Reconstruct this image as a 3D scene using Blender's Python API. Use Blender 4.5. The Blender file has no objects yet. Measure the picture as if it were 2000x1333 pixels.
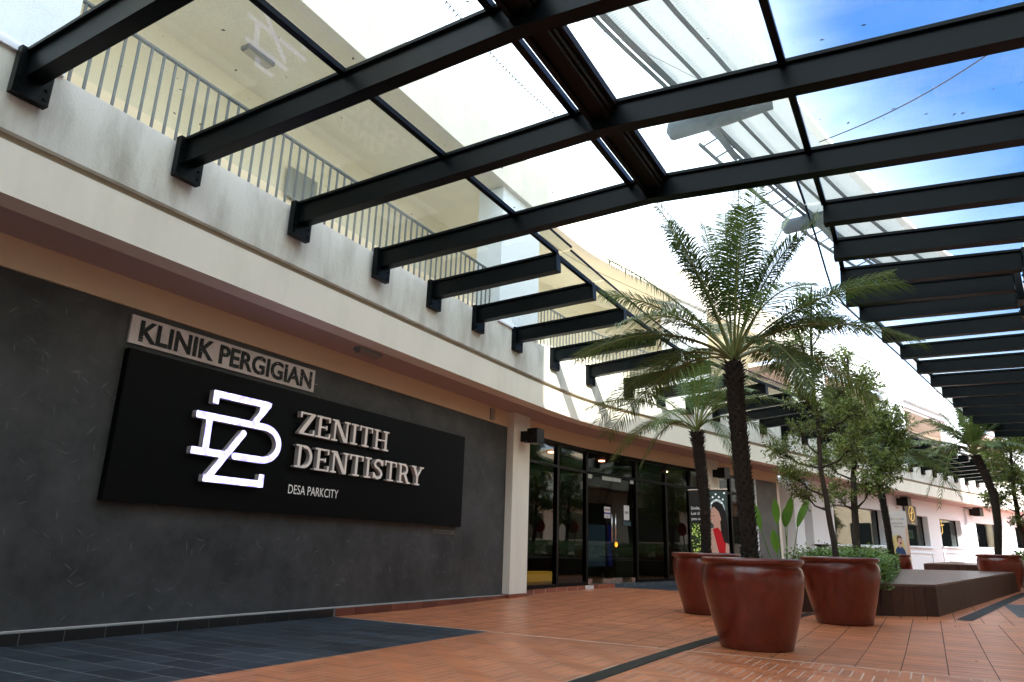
import bpy, math, random
import numpy as np
from mathutils import Vector, Matrix
rad = math.radians
random.seed(7); rng = np.random.default_rng(7)
SC = bpy.context.scene
COL = SC.collection
# ------------------------------------------------------------------ camera
cd = bpy.data.cameras.new('camera'); cam = bpy.data.objects.new('camera', cd); COL.objects.link(cam)
Rm = Matrix(((0.8713660, 0.1119801, 0.4776837), (0.4897034, -0.2584199, -0.8327123), (0.0301958, 0.9595205, -0.2800153)))
H0 = 0.85
cam.matrix_world = Matrix.Translation((0, 0, H0)) @ Rm.to_4x4()
cd.sensor_width = 36; cd.lens = 1391 / 2000 * 36; cd.clip_start = 0.05; cd.clip_end = 2000
SC.camera = cam
# ------------------------------------------------------------------ light
SUN_TO = Vector((1.0, -0.72, 0.85)).normalized()      # towards the sun
SUN_EL = math.asin(SUN_TO.z); SUN_AZ = math.atan2(SUN_TO.x, SUN_TO.y)
w = bpy.data.worlds.new('World'); SC.world = w; w.use_nodes = True
nt = w.node_tree; nt.nodes.clear(); N = nt.nodes.new; L = nt.links.new
out = N('ShaderNodeOutputWorld'); bg = N('ShaderNodeBackground'); bg.inputs[1].default_value = 0.14
sky = N('ShaderNodeTexSky'); sky.sky_type = 'NISHITA'; sky.sun_disc = False
sky.sun_elevation = SUN_EL; sky.sun_rotation = SUN_AZ; sky.air_density = 1.6; sky.dust_density = 1.5; sky.ozone_density = 3.0
tc = N('ShaderNodeTexCoord')
dot = N('ShaderNodeVectorMath'); dot.operation = 'DOT_PRODUCT'; dot.inputs[1].default_value = Vector((0.34, 0.77, 0.54)).normalized()
L(tc.outputs['Generated'], dot.inputs[0])
noi = N('ShaderNodeTexNoise'); noi.inputs['Scale'].default_value = 3.5; noi.inputs['Detail'].default_value = 7; noi.inputs['Distortion'].default_value = .6
L(tc.outputs['Generated'], noi.inputs['Vector'])
ma = N('ShaderNodeMath'); ma.operation = 'MULTIPLY_ADD'; ma.inputs[1].default_value = -0.14; L(noi.outputs[0], ma.inputs[0]); L(dot.outputs['Value'], ma.inputs[2])
mr = N('ShaderNodeMapRange'); mr.interpolation_type = 'SMOOTHSTEP'
mr.inputs[1].default_value = 0.885; mr.inputs[2].default_value = 0.75; L(ma.outputs[0], mr.inputs[0])
mix = N('ShaderNodeMix'); mix.data_type = 'RGBA'; L(mr.outputs[0], mix.inputs[0]); tn0 = N('ShaderNodeVectorMath'); tn0.operation = 'MULTIPLY'; tn0.inputs[1].default_value = (.28, .55, 1.0); L(sky.outputs[0], tn0.inputs[0]); L(tn0.outputs[0], mix.inputs[6])
mix.inputs[7].default_value = (8.4, 9.7, 11.2, 1)      # bright thin cloud veil
L(mix.outputs[2], bg.inputs[0]); L(bg.outputs[0], out.inputs[0])
sl = bpy.data.lights.new('sun', 'SUN'); sl.energy = 4.5; sl.angle = rad(0.5); sl.color = (1, .95, .86)
so = bpy.data.objects.new('sun', sl); COL.objects.link(so)
so.rotation_euler = (-SUN_TO).to_track_quat('-Z', 'Y').to_euler()
vs = SC.view_settings; vs.view_transform = 'Standard'; vs.look = 'None'; vs.gamma = 1; vs.exposure = 1.55; vs.use_curve_mapping = False
# ------------------------------------------------------------------ helpers
def g(y): return 0.018 * min(max(0.0, y - 8.5), 34)       # the street climbs gently

def mat(name, col, rough=.6, metal=0, noise=None, bump=None, spec=.5, emit=None, coat=0, vary=None, trans=0, tcol=None):
    m = bpy.data.materials.new(name); m.use_nodes = True; t = m.node_tree; n = t.nodes; l = t.links
    b = n['Principled BSDF']; b.inputs['Base Color'].default_value = (*col, 1); b.inputs['Roughness'].default_value = rough
    b.inputs['Metallic'].default_value = metal; b.inputs['Specular IOR Level'].default_value = spec
    if coat: b.inputs['Coat Weight'].default_value = coat; b.inputs['Coat Roughness'].default_value = .08
    if emit: b.inputs['Emission Color'].default_value = (*emit[0], 1); b.inputs['Emission Strength'].default_value = emit[1]
    last = None
    tcn = n.new('ShaderNodeTexCoord')
    if noise:       # (scale, col2, lo, hi[, stretch xyz])
        nz = n.new('ShaderNodeTexNoise'); nz.inputs['Scale'].default_value = noise[0]; nz.inputs['Detail'].default_value = 8; nz.inputs['Roughness'].default_value = .65
        if len(noise) > 4:
            mp = n.new('ShaderNodeMapping'); mp.inputs['Scale'].default_value = noise[4]; l.new(tcn.outputs['Object'], mp.inputs[0]); l.new(mp.outputs[0], nz.inputs['Vector'])
        else: l.new(tcn.outputs['Object'], nz.inputs['Vector'])
        r = n.new('ShaderNodeMapRange'); r.inputs[1].default_value = noise[2]; r.inputs[2].default_value = noise[3]; l.new(nz.outputs[0], r.inputs[0])
        mx = n.new('ShaderNodeMix'); mx.data_type = 'RGBA'; mx.inputs[6].default_value = (*col, 1); mx.inputs[7].default_value = (*noise[1], 1)
        l.new(r.outputs[0], mx.inputs[0]); last = mx.outputs[2]
    if vary is not None:
        at = n.new('ShaderNodeAttribute'); at.attribute_name = 'tint'
        r = n.new('ShaderNodeMapRange'); r.inputs[3].default_value = 1 - vary; r.inputs[4].default_value = 1 + vary; l.new(at.outputs['Fac'], r.inputs[0])
        hv = n.new('ShaderNodeVectorMath'); hv.operation = 'SCALE'
        if last: l.new(last, hv.inputs[0])
        else: hv.inputs[0].default_value = col
        l.new(r.outputs[0], hv.inputs['Scale']); last = hv.outputs[0]
    if last: l.new(last, b.inputs['Base Color'])
    if bump:        # (scale, strength)
        nb = n.new('ShaderNodeTexNoise'); nb.inputs['Scale'].default_value = bump[0]; nb.inputs['Detail'].default_value = 6; l.new(tcn.outputs['Object'], nb.inputs['Vector'])
        bp = n.new('ShaderNodeBump'); bp.inputs['Strength'].default_value = bump[1]; bp.inputs['Distance'].default_value = .02; l.new(nb.outputs[0], bp.inputs['Height']); l.new(bp.outputs[0], b.inputs['Normal'])
    if trans:
        tr = n.new('ShaderNodeBsdfTranslucent'); tr.inputs[0].default_value = (col[0]*1.6, col[1]*1.8, col[2]*.9, 1)
        if last: l.new(last, tr.inputs[0])
        if tcol: tr.inputs[0].default_value = (*tcol, 1)
        ms = n.new('ShaderNodeMixShader'); ms.inputs[0].default_value = trans; l.new(b.outputs[0], ms.inputs[1]); l.new(tr.outputs[0], ms.inputs[2])
        l.new(ms.outputs[0], n['Material Output'].inputs[0])
    return m

def glass(name, tint, refl_rough=0.0, dirt=0.0, dirtcol=(.5, .5, .45), ior=1.5, scale=6):
    m = bpy.data.materials.new(name); m.use_nodes = True; t = m.node_tree; n = t.nodes; l = t.links; n.remove(n['Principled BSDF'])
    tr = n.new('ShaderNodeBsdfTransparent'); tr.inputs[0].default_value = (*tint, 1)
    gl = n.new('ShaderNodeBsdfGlossy'); gl.inputs['Roughness'].default_value = refl_rough
    lw = n.new('ShaderNodeLayerWeight'); lw.inputs[0].default_value = .5
    pw = n.new('ShaderNodeMath'); pw.operation = 'POWER'; pw.inputs[1].default_value = 5; l.new(lw.outputs['Facing'], pw.inputs[0])
    fr = n.new('ShaderNodeMath'); fr.operation = 'MULTIPLY_ADD'; f0 = ((ior-1)/(ior+1))**2; fr.inputs[1].default_value = 1-f0; fr.inputs[2].default_value = f0; l.new(pw.outputs[0], fr.inputs[0])
    ms = n.new('ShaderNodeMixShader'); l.new(fr.outputs[0], ms.inputs[0]); l.new(tr.outputs[0], ms.inputs[1]); l.new(gl.outputs[0], ms.inputs[2])
    o = ms.outputs[0]
    if dirt:
        df = n.new('ShaderNodeBsdfDiffuse'); df.inputs[0].default_value = (*dirtcol, 1)
        tl = n.new('ShaderNodeBsdfTranslucent'); tl.inputs[0].default_value = (*dirtcol, 1)
        dm = n.new('ShaderNodeMixShader'); dm.inputs[0].default_value = .6; l.new(df.outputs[0], dm.inputs[1]); l.new(tl.outputs[0], dm.inputs[2])
        tcn = n.new('ShaderNodeTexCoord'); a = n.new('ShaderNodeTexNoise'); a.inputs['Scale'].default_value = 2.2; a.inputs['Detail'].default_value = 9; l.new(tcn.outputs['Object'], a.inputs['Vector'])
        b2 = n.new('ShaderNodeTexNoise'); b2.inputs['Scale'].default_value = 90; b2.inputs['Detail'].default_value = 2; l.new(tcn.outputs['Object'], b2.inputs['Vector'])
        r1 = n.new('ShaderNodeMapRange'); r1.inputs[1].default_value = .4; r1.inputs[2].default_value = .7; r1.inputs[3].default_value = dirt * .35; r1.inputs[4].default_value = dirt; l.new(a.outputs[0], r1.inputs[0])
        r2 = n.new('ShaderNodeMapRange'); r2.inputs[1].default_value = .45; r2.inputs[2].default_value = .7; r2.inputs[3].default_value = .55; r2.inputs[4].default_value = 2.2; l.new(b2.outputs[0], r2.inputs[0])
        mu = n.new('ShaderNodeMath'); mu.operation = 'MULTIPLY'; mu.use_clamp = True; l.new(r1.outputs[0], mu.inputs[0]); l.new(r2.outputs[0], mu.inputs[1])
        m2 = n.new('ShaderNodeMixShader'); l.new(mu.outputs[0], m2.inputs[0]); l.new(o, m2.inputs[1]); l.new(dm.outputs[0], m2.inputs[2]); o = m2.outputs[0]
    l.new(o, n['Material Output'].inputs[0])
    return m

class MB:
    """collects shapes; build() links them as ONE mesh object"""
    def __init__(s): s.v = []; s.f = []; s.m = []; s.t = []
    def add(s, vs, fs, mi=0, tint=.5):
        o = len(s.v); s.v += [tuple(p) for p in vs]
        for f in fs: s.f.append(tuple(i + o for i in f)); s.m.append(mi); s.t.append(tint)
        return s
    def box(s, x0, y0, z0, x1, y1, z1, mi=0, tint=.5):
        return s.add([(x0,y0,z0),(x1,y0,z0),(x1,y1,z0),(x0,y1,z0),(x0,y0,z1),(x1,y0,z1),(x1,y1,z1),(x0,y1,z1)],
              [(0,3,2,1),(4,5,6,7),(0,1,5,4),(1,2,6,5),(2,3,7,6),(3,0,4,7)], mi, tint)
    def hexa(s, P, mi=0, tint=.5):
        return s.add(P, [(0,3,2,1),(4,5,6,7),(0,1,5,4),(1,2,6,5),(2,3,7,6),(3,0,4,7)], mi, tint)
    def bar(s, a, b, wd, ht, up=(0,0,1), mi=0):
        """rectangular bar whose TOP centre line runs a-b"""
        a = Vector(a); b = Vector(b); d = (b - a).normalized(); sd = d.cross(Vector(up)).normalized(); u = sd.cross(d).normalized()
        P = []
        for zt in (-ht, 0):
            for p, q in ((a, -1), (a, 1), (b, 1), (b, -1)): P.append(p + sd * q * wd / 2 + u * zt)
        return s.hexa([P[0], P[1], P[2], P[3], P[4], P[5], P[6], P[7]], mi)
    def tube(s, pts, r, k=8, mi=0, caps=True):
        pts = [Vector(p) for p in pts]; n = len(pts)
        rs = r if hasattr(r, '__len__') else [r] * n
        vs = []; fs = []
        for i, p in enumerate(pts):
            d = (pts[min(i + 1, n - 1)] - pts[max(i - 1, 0)]).normalized()
            a = d.orthogonal() if abs(d.z) > .95 else d.cross(Vector((0, 0, 1)))
            if abs(d.z) > .95: a = d.cross(Vector((0, 1, 0)))
            a.normalize(); b = d.cross(a)
            for j in range(k):
                t = 2 * math.pi * j / k; vs.append(p + (a * math.cos(t) + b * math.sin(t)) * rs[i])
        for i in range(n - 1):
            for j in range(k): fs.append((i*k+j, i*k+(j+1)%k, (i+1)*k+(j+1)%k, (i+1)*k+j))
        if caps: fs.append(tuple(range(k))[::-1]); fs.append(tuple((n-1)*k+j for j in range(k)))
        return s.add(vs, fs, mi)
    def lathe(s, prof, cx, cy, z0, k=48, mi=0, wob=0):
        vs = []; fs = []; n = len(prof)
        for r, z in prof:
            for j in range(k):
                t = 2 * math.pi * j / k; rr = r * (1 + wob * math.sin(3 * t + z * 4))
                vs.append((cx + rr * math.cos(t), cy + rr * math.sin(t), z0 + z))
        for i in range(n - 1):
            for j in range(k): fs.append((i*k+j, i*k+(j+1)%k, (i+1)*k+(j+1)%k, (i+1)*k+j))
        return s.add(vs, fs, mi)
    def build(s, name, mats, parent=None, smooth=False):
        me = bpy.data.meshes.new(name); me.from_pydata(s.v, [], s.f)
        if not isinstance(mats, (list, tuple)): mats = [mats]
        for m in mats: me.materials.append(m)
        me.polygons.foreach_set('material_index', s.m)
        if smooth: me.polygons.foreach_set('use_smooth', [True] * len(s.f))
        a = me.attributes.new('tint', 'FLOAT', 'FACE'); a.data.foreach_set('value', s.t)
        me.update(); o = bpy.data.objects.new(name, me); COL.objects.link(o)
        if parent: o.parent = parent; o.matrix_parent_inverse = Matrix.Translation(parent.location).inverted() if not parent.rotation_euler.z else (Matrix.Translation(parent.location) @ Matrix.Rotation(parent.rotation_euler.z, 4, 'Z')).inverted()
        return o

def thing(name, label, cat, loc=(0, 0, 0), group=None):
    o = bpy.data.objects.new(name, None); COL.objects.link(o); o.location = loc; o['label'] = label; o['category'] = cat; o.empty_display_size = .1
    if group: o['group'] = group
    return o
def tag(o, label, cat, group=None):
    o['label'] = label; o['category'] = cat
    if group: o['group'] = group
    return o
def struct(o, kind='structure'): o['kind'] = kind; return o

# ---- plan curves (the street bends to the right)
class Curve:
    def __init__(s, pts, s0):
        P = [np.array(p, float) for p in pts]; P = [2*P[0]-P[1]] + P + [2*P[-1]-P[-2]]; o = []
        for i in range(1, len(P) - 2):
            p0, p1, p2, p3 = P[i-1:i+3]; t0 = 0; t1 = np.linalg.norm(p1-p0)**.5; t2 = t1 + np.linalg.norm(p2-p1)**.5; t3 = t2 + np.linalg.norm(p3-p2)**.5
            for k in range(40):
                t = t1 + (t2-t1)*k/40
                A1=(t1-t)/(t1-t0)*p0+(t-t0)/(t1-t0)*p1; A2=(t2-t)/(t2-t1)*p1+(t-t1)/(t2-t1)*p2; A3=(t3-t)/(t3-t2)*p2+(t-t2)/(t3-t2)*p3
                B1=(t2-t)/(t2-t0)*A1+(t-t0)/(t2-t0)*A2; B2=(t3-t)/(t3-t1)*A2+(t-t1)/(t3-t1)*A3
                o.append((t2-t)/(t2-t1)*B1+(t-t1)/(t2-t1)*B2)
        o.append(P[-2]); s.C = np.array(o)
        T = np.gradient(s.C, axis=0); T /= np.linalg.norm(T, axis=1)[:, None]; s.T = T
        s.S = np.concatenate([[0], np.cumsum(np.linalg.norm(np.diff(s.C, axis=0), axis=1))]) + s0
    def at(s, q, off=0):        # off > 0 : to the left of the direction of travel
        x = np.interp(q, s.S, s.C[:, 0]); y = np.interp(q, s.S, s.C[:, 1]); tx = np.interp(q, s.S, s.T[:, 0]); ty = np.interp(q, s.S, s.T[:, 1])
        k = math.hypot(tx, ty); tx /= k; ty /= k
        return (x - ty * off, y + tx * off)
F = Curve([(-5.55,-3),(-5.55,11.3),(-5.42,12.8),(-4.85,15),(-3.5,19.7),(-2.45,23),(-1.3,26.8),(.1,31),(1.8,35.9),(4.5,42),(8,49)], -3)
RC = Curve([(1.37,-6),(1.37,9.6),(1.47,11.0),(1.85,13.2),(2.35,15.9),(3.1,19.6),(4.1,23.6),(6.2,30.5),(9.2,38)], -6)
def sweep(mb, cv, s0, s1, o0, o1, z0, z1, mi=0, ds=.5, gz=False, caps=True):
    """a wall-like block following curve cv between offsets o0<o1 and heights z0<z1"""
    n = max(1, int(math.ceil((s1 - s0) / ds))); vs = []; fs = []
    for i in range(n + 1):
        q = s0 + (s1 - s0) * i / n
        a = cv.at(q, o0); b = cv.at(q, o1); dz = g(a[1]) if gz else 0
        vs += [(a[0], a[1], z0 + dz), (b[0], b[1], z0 + dz), (b[0], b[1], z1 + dz), (a[0], a[1], z1 + dz)]
    for i in range(n):
        k = 4 * i
        for j in range(4): fs.append((k+j, k+(j+1)%4, k+4+(j+1)%4, k+4+j))
    if caps: fs += [(0, 3, 2, 1), (4*n, 4*n+1, 4*n+2, 4*n+3)]
    mb.add(vs, fs, mi); return mb
def wgz(mb, cv, s0, s1, o0, o1, z0, z1, mi=0, ds=.5):      # bottom follows the ground, top level
    n = max(1, int(math.ceil((s1 - s0) / ds))); vs = []; fs = []
    for i in range(n + 1):
        q = s0 + (s1 - s0) * i / n
        a = cv.at(q, o0); b = cv.at(q, o1)
        vs += [(a[0], a[1], z0 + g(a[1])), (b[0], b[1], z0 + g(b[1])), (b[0], b[1], z1), (a[0], a[1], z1)]
    for i in range(n):
        k = 4 * i
        for j in range(4): fs.append((k+j, k+(j+1)%4, k+4+(j+1)%4, k+4+j))
    fs += [(0, 3, 2, 1), (4*n, 4*n+1, 4*n+2, 4*n+3)]
    mb.add(vs, fs, mi); return mb

# ---- outline meshes from signed distances (letters, emblems, printed shapes)
def rect(x0, y0, x1, y1, wd):
    L_ = math.hypot(x1-x0, y1-y0); cx, cy = (x0+x1)/2, (y0+y1)/2; ux, uy = (x1-x0)/L_, (y1-y0)/L_
    return lambda X, Y: np.maximum(abs((X-cx)*ux + (Y-cy)*uy) - L_/2, abs(-(X-cx)*uy + (Y-cy)*ux) - wd/2)
def cap(pts, wd):
    def f(X, Y):
        r = None
        for (a, b), (c, d) in zip(pts[:-1], pts[1:]):
            dx, dy = c-a, d-b; t = np.clip(((X-a)*dx + (Y-b)*dy) / (dx*dx+dy*dy+1e-12), 0, 1)
            q = np.hypot(X-a-t*dx, Y-b-t*dy); r = q if r is None else np.minimum(r, q)
        return r - wd/2
    return f
def ell(cx, cy, rx, ry): return lambda X, Y: (np.sqrt(((X-cx)/rx)**2 + ((Y-cy)/ry)**2) - 1) * min(rx, ry)
def poly(pts):
    def f(X, Y):
        P = pts; d = None; ins = np.zeros(X.shape, bool)
        for i in range(len(P)):
            (a, b), (c, e) = P[i], P[(i+1) % len(P)]; dx, dy = c-a, e-b; t = np.clip(((X-a)*dx+(Y-b)*dy)/(dx*dx+dy*dy+1e-12), 0, 1)
            q = np.hypot(X-a-t*dx, Y-b-t*dy); d = q if d is None else np.minimum(d, q)
            cnd = ((b > Y) != (e > Y)) & (X < (c-a)*(Y-b)/((e-b) if e != b else 1e-12) + a); ins ^= cnd
        return np.where(ins, -d, d)
    return f
def sdf(mb, fs, bx, res, place, depth, mi=0, mi_side=None):
    """union of fs in box bx, polygonised with marching squares; place(u,v,w) -> world, face at w=depth"""
    x0, y0, x1, y1 = bx; nx = int((x1-x0)/res)+1; ny = int((y1-y0)/res)+1
    xs = x0 + np.arange(nx+1)*res; ys = y0 + np.arange(ny+1)*res; X, Y = np.meshgrid(xs, ys, indexing='ij')
    D = np.full(X.shape, 9.); 
    for f in fs: D = np.minimum(D, f(X, Y))
    D = np.where(abs(D) < 1e-5, 1e-5, D)
    idx = {}; vs = []; ff = []; sf = []
    def V(key, u, v, wv):
        k2 = (key, wv)
        if k2 not in idx: idx[k2] = len(vs); vs.append(place(u, v, wv))
        return idx[k2]
    S = D < 0; any_ = S[:-1, :-1] | S[1:, :-1] | S[1:, 1:] | S[:-1, 1:]
    for i, j in zip(*np.nonzero(any_)):
        c = [(i, j), (i+1, j), (i+1, j+1), (i, j+1)]; pl = []; segs = []
        if all(S[q] for q in c):
            ff.append(tuple(V(q, xs[q[0]], ys[q[1]], depth) for q in c)); continue
        for k in range(4):
            a, b = c[k], c[(k+1) % 4]
            if S[a]: pl.append((a, xs[a[0]], ys[a[1]], 0))
            if S[a] != S[b]:
                t = D[a] / (D[a] - D[b]); key = (a, b) if a < b else (b, a)
                pl.append((key, xs[a[0]] + t*(xs[b[0]]-xs[a[0]]), ys[a[1]] + t*(ys[b[1]]-ys[a[1]]), 1 if S[a] else 2))
        if len(pl) >= 3: ff.append(tuple(V(p[0], p[1], p[2], depth) for p in pl))
        for k in range(len(pl)):
            p, q = pl[k], pl[(k+1) % len(pl)]
            if p[3] == 1 and q[3] == 2 and depth: sf.append((V(p[0], p[1], p[2], depth), V(p[0], p[1], p[2], 0.), V(q[0], q[1], q[2], 0.), V(q[0], q[1], q[2], depth)))
    o = len(mb.v); mb.v += [tuple(p) for p in vs]
    for f in ff: mb.f.append(tuple(i+o for i in f)); mb.m.append(mi); mb.t.append(.5)
    for f in sf: mb.f.append(tuple(i+o for i in f)); mb.m.append(mi if mi_side is None else mi_side); mb.t.append(.5)
def text_mesh(mb, txt, size, place, depth=0.0, xs=1.0, bold=0.0, mi=0, align='LEFT'):
    cu = bpy.data.curves.new('lettering', 'FONT'); cu.body = txt; cu.size = size; cu.extrude = depth/2; cu.offset = bold; cu.align_x = align; cu.resolution_u = 3
    ob = bpy.data.objects.new('lettering', cu); COL.objects.link(ob); dg = bpy.context.evaluated_depsgraph_get(); me = bpy.data.meshes.new_from_object(ob.evaluated_get(dg))
    o = len(mb.v); mb.v += [tuple(place(v.co.x*xs, v.co.y, v.co.z + depth/2)) for v in me.vertices]
    for p in me.polygons: mb.f.append(tuple(i+o for i in p.vertices)); mb.m.append(mi); mb.t.append(.5)
    bpy.data.objects.remove(ob); bpy.data.curves.remove(cu); bpy.data.meshes.remove(me)
def text_width(txt, size):
    cu = bpy.data.curves.new('lettering', 'FONT'); cu.body = txt; cu.size = size; ob = bpy.data.objects.new('lettering', cu); COL.objects.link(ob)
    bpy.context.view_layer.update(); wv = ob.dimensions.x; bpy.data.objects.remove(ob); bpy.data.curves.remove(cu); return wv

# ------------------------------------------------------------------ materials
M = {}
M['plaster'] = mat('grey_plaster', (.72, .71, .66), .85, noise=(3.2, (.40, .38, .33), .44, .78, (1, 1, .28)), bump=(40, .25))
M['cream'] = mat('cream_paint', (.82, .77, .68), .75, noise=(2.5, (.70, .66, .57), .5, .85, (1, 1, .3)), bump=(60, .06))
M['wallcream'] = mat('warm_cream_paint', (.84, .76, .59), .8, bump=(60, .06))
M['ceil'] = mat('ceiling_paint', (.84, .78, .64), .85, bump=(30, .04))
M['beige'] = mat('beige_paint', (.68, .52, .36), .75, bump=(60, .06))
M['soffit'] = mat('soffit_shade_mauve', (.44, .33, .32), .7, bump=(30, .05))  # mauve carries the low light and sign glow on a beige soffit
M['white'] = mat('white_paint', (.78, .83, .88), .7, bump=(50, .06))
M['steel'] = mat('dark_painted_steel', (.0014, .0026, .0032), .36, noise=(3, (.003, .005, .006), .4, .8), bump=(120, .03), spec=.12)
M['gutter'] = mat('brown_gutter', (.008, .0065, .006), .5, spec=.12)
M['gasket'] = mat('grey_gasket', (.25, .27, .28), .4)
M['glassroof'] = glass('canopy_glass', (.95, .975, .96), 0.0, .06, (.50, .52, .50))
M['shopglass'] = glass('shop_glass', (.60, .68, .65), 0.0, 0, ior=1.65)
M['railing'] = mat('painted_railing', (.10, .11, .11), .5)
M['frame'] = mat('black_aluminium', (.003, .003, .003), .35, spec=.12)
M['chrome'] = mat('brushed_steel', (.7, .7, .7), .25, 1)
M['board'] = mat('black_sign_board', (.0015, .0018, .0015), .5, spec=.12)
M['terra'] = mat('terracotta_tile', (.60, .205, .088), .36, noise=(3, (.40, .135, .062), .35, .75), vary=.16, spec=.5, bump=(30, .05))
M['terrapot'] = mat('red_glazed_clay', (.150, .018, .007), .28, noise=(11, (.080, .010, .005), .40, .72, (1, 1, .6)), spec=.5, coat=.4, bump=(25, .06))
M['slate'] = mat('slate_tile', (.032, .039, .049), .5, noise=(5, (.018, .024, .032), .35, .7), vary=.4, bump=(14, .15))
M['grout'] = mat('pale_grout', (.64, .50, .42), .8)
M['groutdark'] = mat('dark_grout', (.07, .04, .03), .8)
M['mortar'] = mat('white_mortar', (.62, .60, .56), .8)
M['drain'] = mat('drain_grate', (.045, .045, .04), .5, noise=(60, (.02, .02, .018), .4, .6))
M['deck'] = mat('dark_deck_timber', (.060, .024, .015), .5, noise=(2.5, (.030, .012, .008), .3, .75, (9, 1.2, 3)), vary=.3, bump=(30, .1))
M['decktop'] = mat('worn_deck_timber', (.20, .13, .11), .36, noise=(2.5, (.10, .06, .05), .3, .75, (9, 1.2, 3)), vary=.2)
M['leaf'] = mat('palm_leaf', (.075, .120, .026), .42, vary=.45, trans=.35)
M['leaf2'] = mat('narrow_tree_leaf', (.17, .22, .055), .45, vary=.55, trans=.35)
M['leaf3'] = mat('shrub_leaf', (.11, .20, .03), .38, vary=.5, trans=.3)
M['paddle'] = mat('paddle_leaf', (.11, .24, .028), .35, vary=.3, trans=.35)
M['bark'] = mat('bark', (.060, .042, .028), .9, noise=(20, (.028, .019, .013), .35, .7), bump=(35, .6))
M['palmbark'] = mat('palm_trunk_fibre', (.028, .018, .011), .95, noise=(30, (.010, .006, .004), .35, .7), bump=(40, .6), vary=.4)
M['soil'] = mat('soil', (.03, .02, .014), .95)
M['black'] = mat('black_paint', (.006, .006, .006), .45, spec=.3)
M['lamp'] = mat('lamp_diffuser', (.5, .45, .38), .4)
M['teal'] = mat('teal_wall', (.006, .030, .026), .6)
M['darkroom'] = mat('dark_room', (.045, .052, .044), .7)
M['metalroof'] = mat('corrugated_sheet', (.50, .52, .52), .45, trans=.3, tcol=(.50,.52,.52))
M['truss'] = mat('grey_painted_tube', (.055, .068, .078), .6, spec=.2)
def wallmat():
    m = mat('dark_trowelled_plaster', (.068, .069, .071), .48, noise=(1.6, (.030, .032, .034), .36, .66), bump=(9, .2), spec=.3); t = m.node_tree; n = t.nodes; l = t.links; b = n['Principled BSDF']
    src = b.inputs['Base Color'].links[0].from_socket; tcn = n['Texture Coordinate']; acc = src
    for k, (ax, sc) in enumerate(((35, 3.1), (-50, 2.7), (80, 3.3), (12, 2.3), (-20, 2.9))):        # short trowel strokes in several directions
        rt = n.new('ShaderNodeMapping'); rt.inputs['Rotation'].default_value = (rad(ax), 0, 0); rt.inputs['Location'].default_value = (0, k*3.7, k*1.9); l.new(tcn.outputs['Object'], rt.inputs[0])
        s2 = n.new('ShaderNodeMapping'); s2.inputs['Scale'].default_value = (0, sc*.85, sc*7); l.new(rt.outputs[0], s2.inputs[0])
        vo = n.new('ShaderNodeTexVoronoi'); vo.inputs['Scale'].default_value = 1.0; vo.inputs['Randomness'].default_value = 1; l.new(s2.outputs[0], vo.inputs['Vector'])
        r = n.new('ShaderNodeMapRange'); r.inputs[1].default_value = .15; r.inputs[2].default_value = .04; r.inputs[3].default_value = 0; r.inputs[4].default_value = .55; l.new(vo.outputs['Distance'], r.inputs[0])
        sp = n.new('ShaderNodeSeparateColor'); l.new(vo.outputs['Color'], sp.inputs[0]); gt = n.new('ShaderNodeMath'); gt.operation = 'GREATER_THAN'; gt.inputs[1].default_value = .55; l.new(sp.outputs[0], gt.inputs[0])
        mu = n.new('ShaderNodeMath'); mu.operation = 'MULTIPLY'; l.new(r.outputs[0], mu.inputs[0]); l.new(gt.outputs[0], mu.inputs[1])
        big = n.new('ShaderNodeTexNoise'); big.inputs['Scale'].default_value = 1.9; bm = n.new('ShaderNodeMapping'); bm.inputs['Location'].default_value = (k*5, k*3, 0); l.new(tcn.outputs['Object'], bm.inputs[0]); l.new(bm.outputs[0], big.inputs['Vector'])
        br = n.new('ShaderNodeMapRange'); br.inputs[1].default_value = .38; br.inputs[2].default_value = .56; l.new(big.outputs[0], br.inputs[0]); m3 = n.new('ShaderNodeMath'); m3.operation = 'MULTIPLY'; l.new(mu.outputs[0], m3.inputs[0]); l.new(br.outputs[0], m3.inputs[1]); mu = m3
        mx = n.new('ShaderNodeMix'); mx.data_type = 'RGBA'; mx.inputs[7].default_value = (.19, .185, .17, 1); l.new(mu.outputs[0], mx.inputs[0]); l.new(acc, mx.inputs[6]); acc = mx.outputs[2]
    l.new(acc, b.inputs['Base Color']); return m

M['darkwall'] = wallmat()
M['greywall'] = mat('grey_render', (.15, .15, .145), .8, noise=(3, (.11, .11, .105), .4, .7))

# ------------------------------------------------------------------ ground and paving
mb = MB(); ys = [-12, 0, 4, 8.5] + [8.5 + i*2.0 for i in range(1, 18)] + [60, 150]
xs = [-60, -12, -6.6, -2, 2, 6, 14, 60]
for i in range(len(ys)-1):
    for j in range(len(xs)-1):
        mb.add([(xs[j],ys[i],g(ys[i])),(xs[j+1],ys[i],g(ys[i])),(xs[j+1],ys[i+1],g(ys[i+1])),(xs[j],ys[i+1],g(ys[i+1]))], [(0,1,2,3)])
struct(mb.build('ground', M['groutdark']))
def tile(mb, x0, y0, x1, y1, gap=.004, z=.0016, mi=0):
    x0 += gap; x1 -= gap; y0 += gap; y1 -= gap
    if x1 - x0 < .01 or y1 - y0 < .01: return
    dz = random.uniform(-.0003, .0003)
    mb.add([(x0,y0,z+dz+g(y0)),(x1,y0,z+dz+g(y0)),(x1,y1,z+dz+g(y1)),(x0,y1,z+dz+g(y1))], [(0,1,2,3)], mi, random.random())
DR = Curve([(-2.24,1),(-2.22,4),(-2.2,6.5),(-2.15,8.2),(-1.98,10.2),(-1.7,12.0)], 1)
def drx(y): return float(np.interp(y, DR.C[:,1], DR.C[:,0]))
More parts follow.
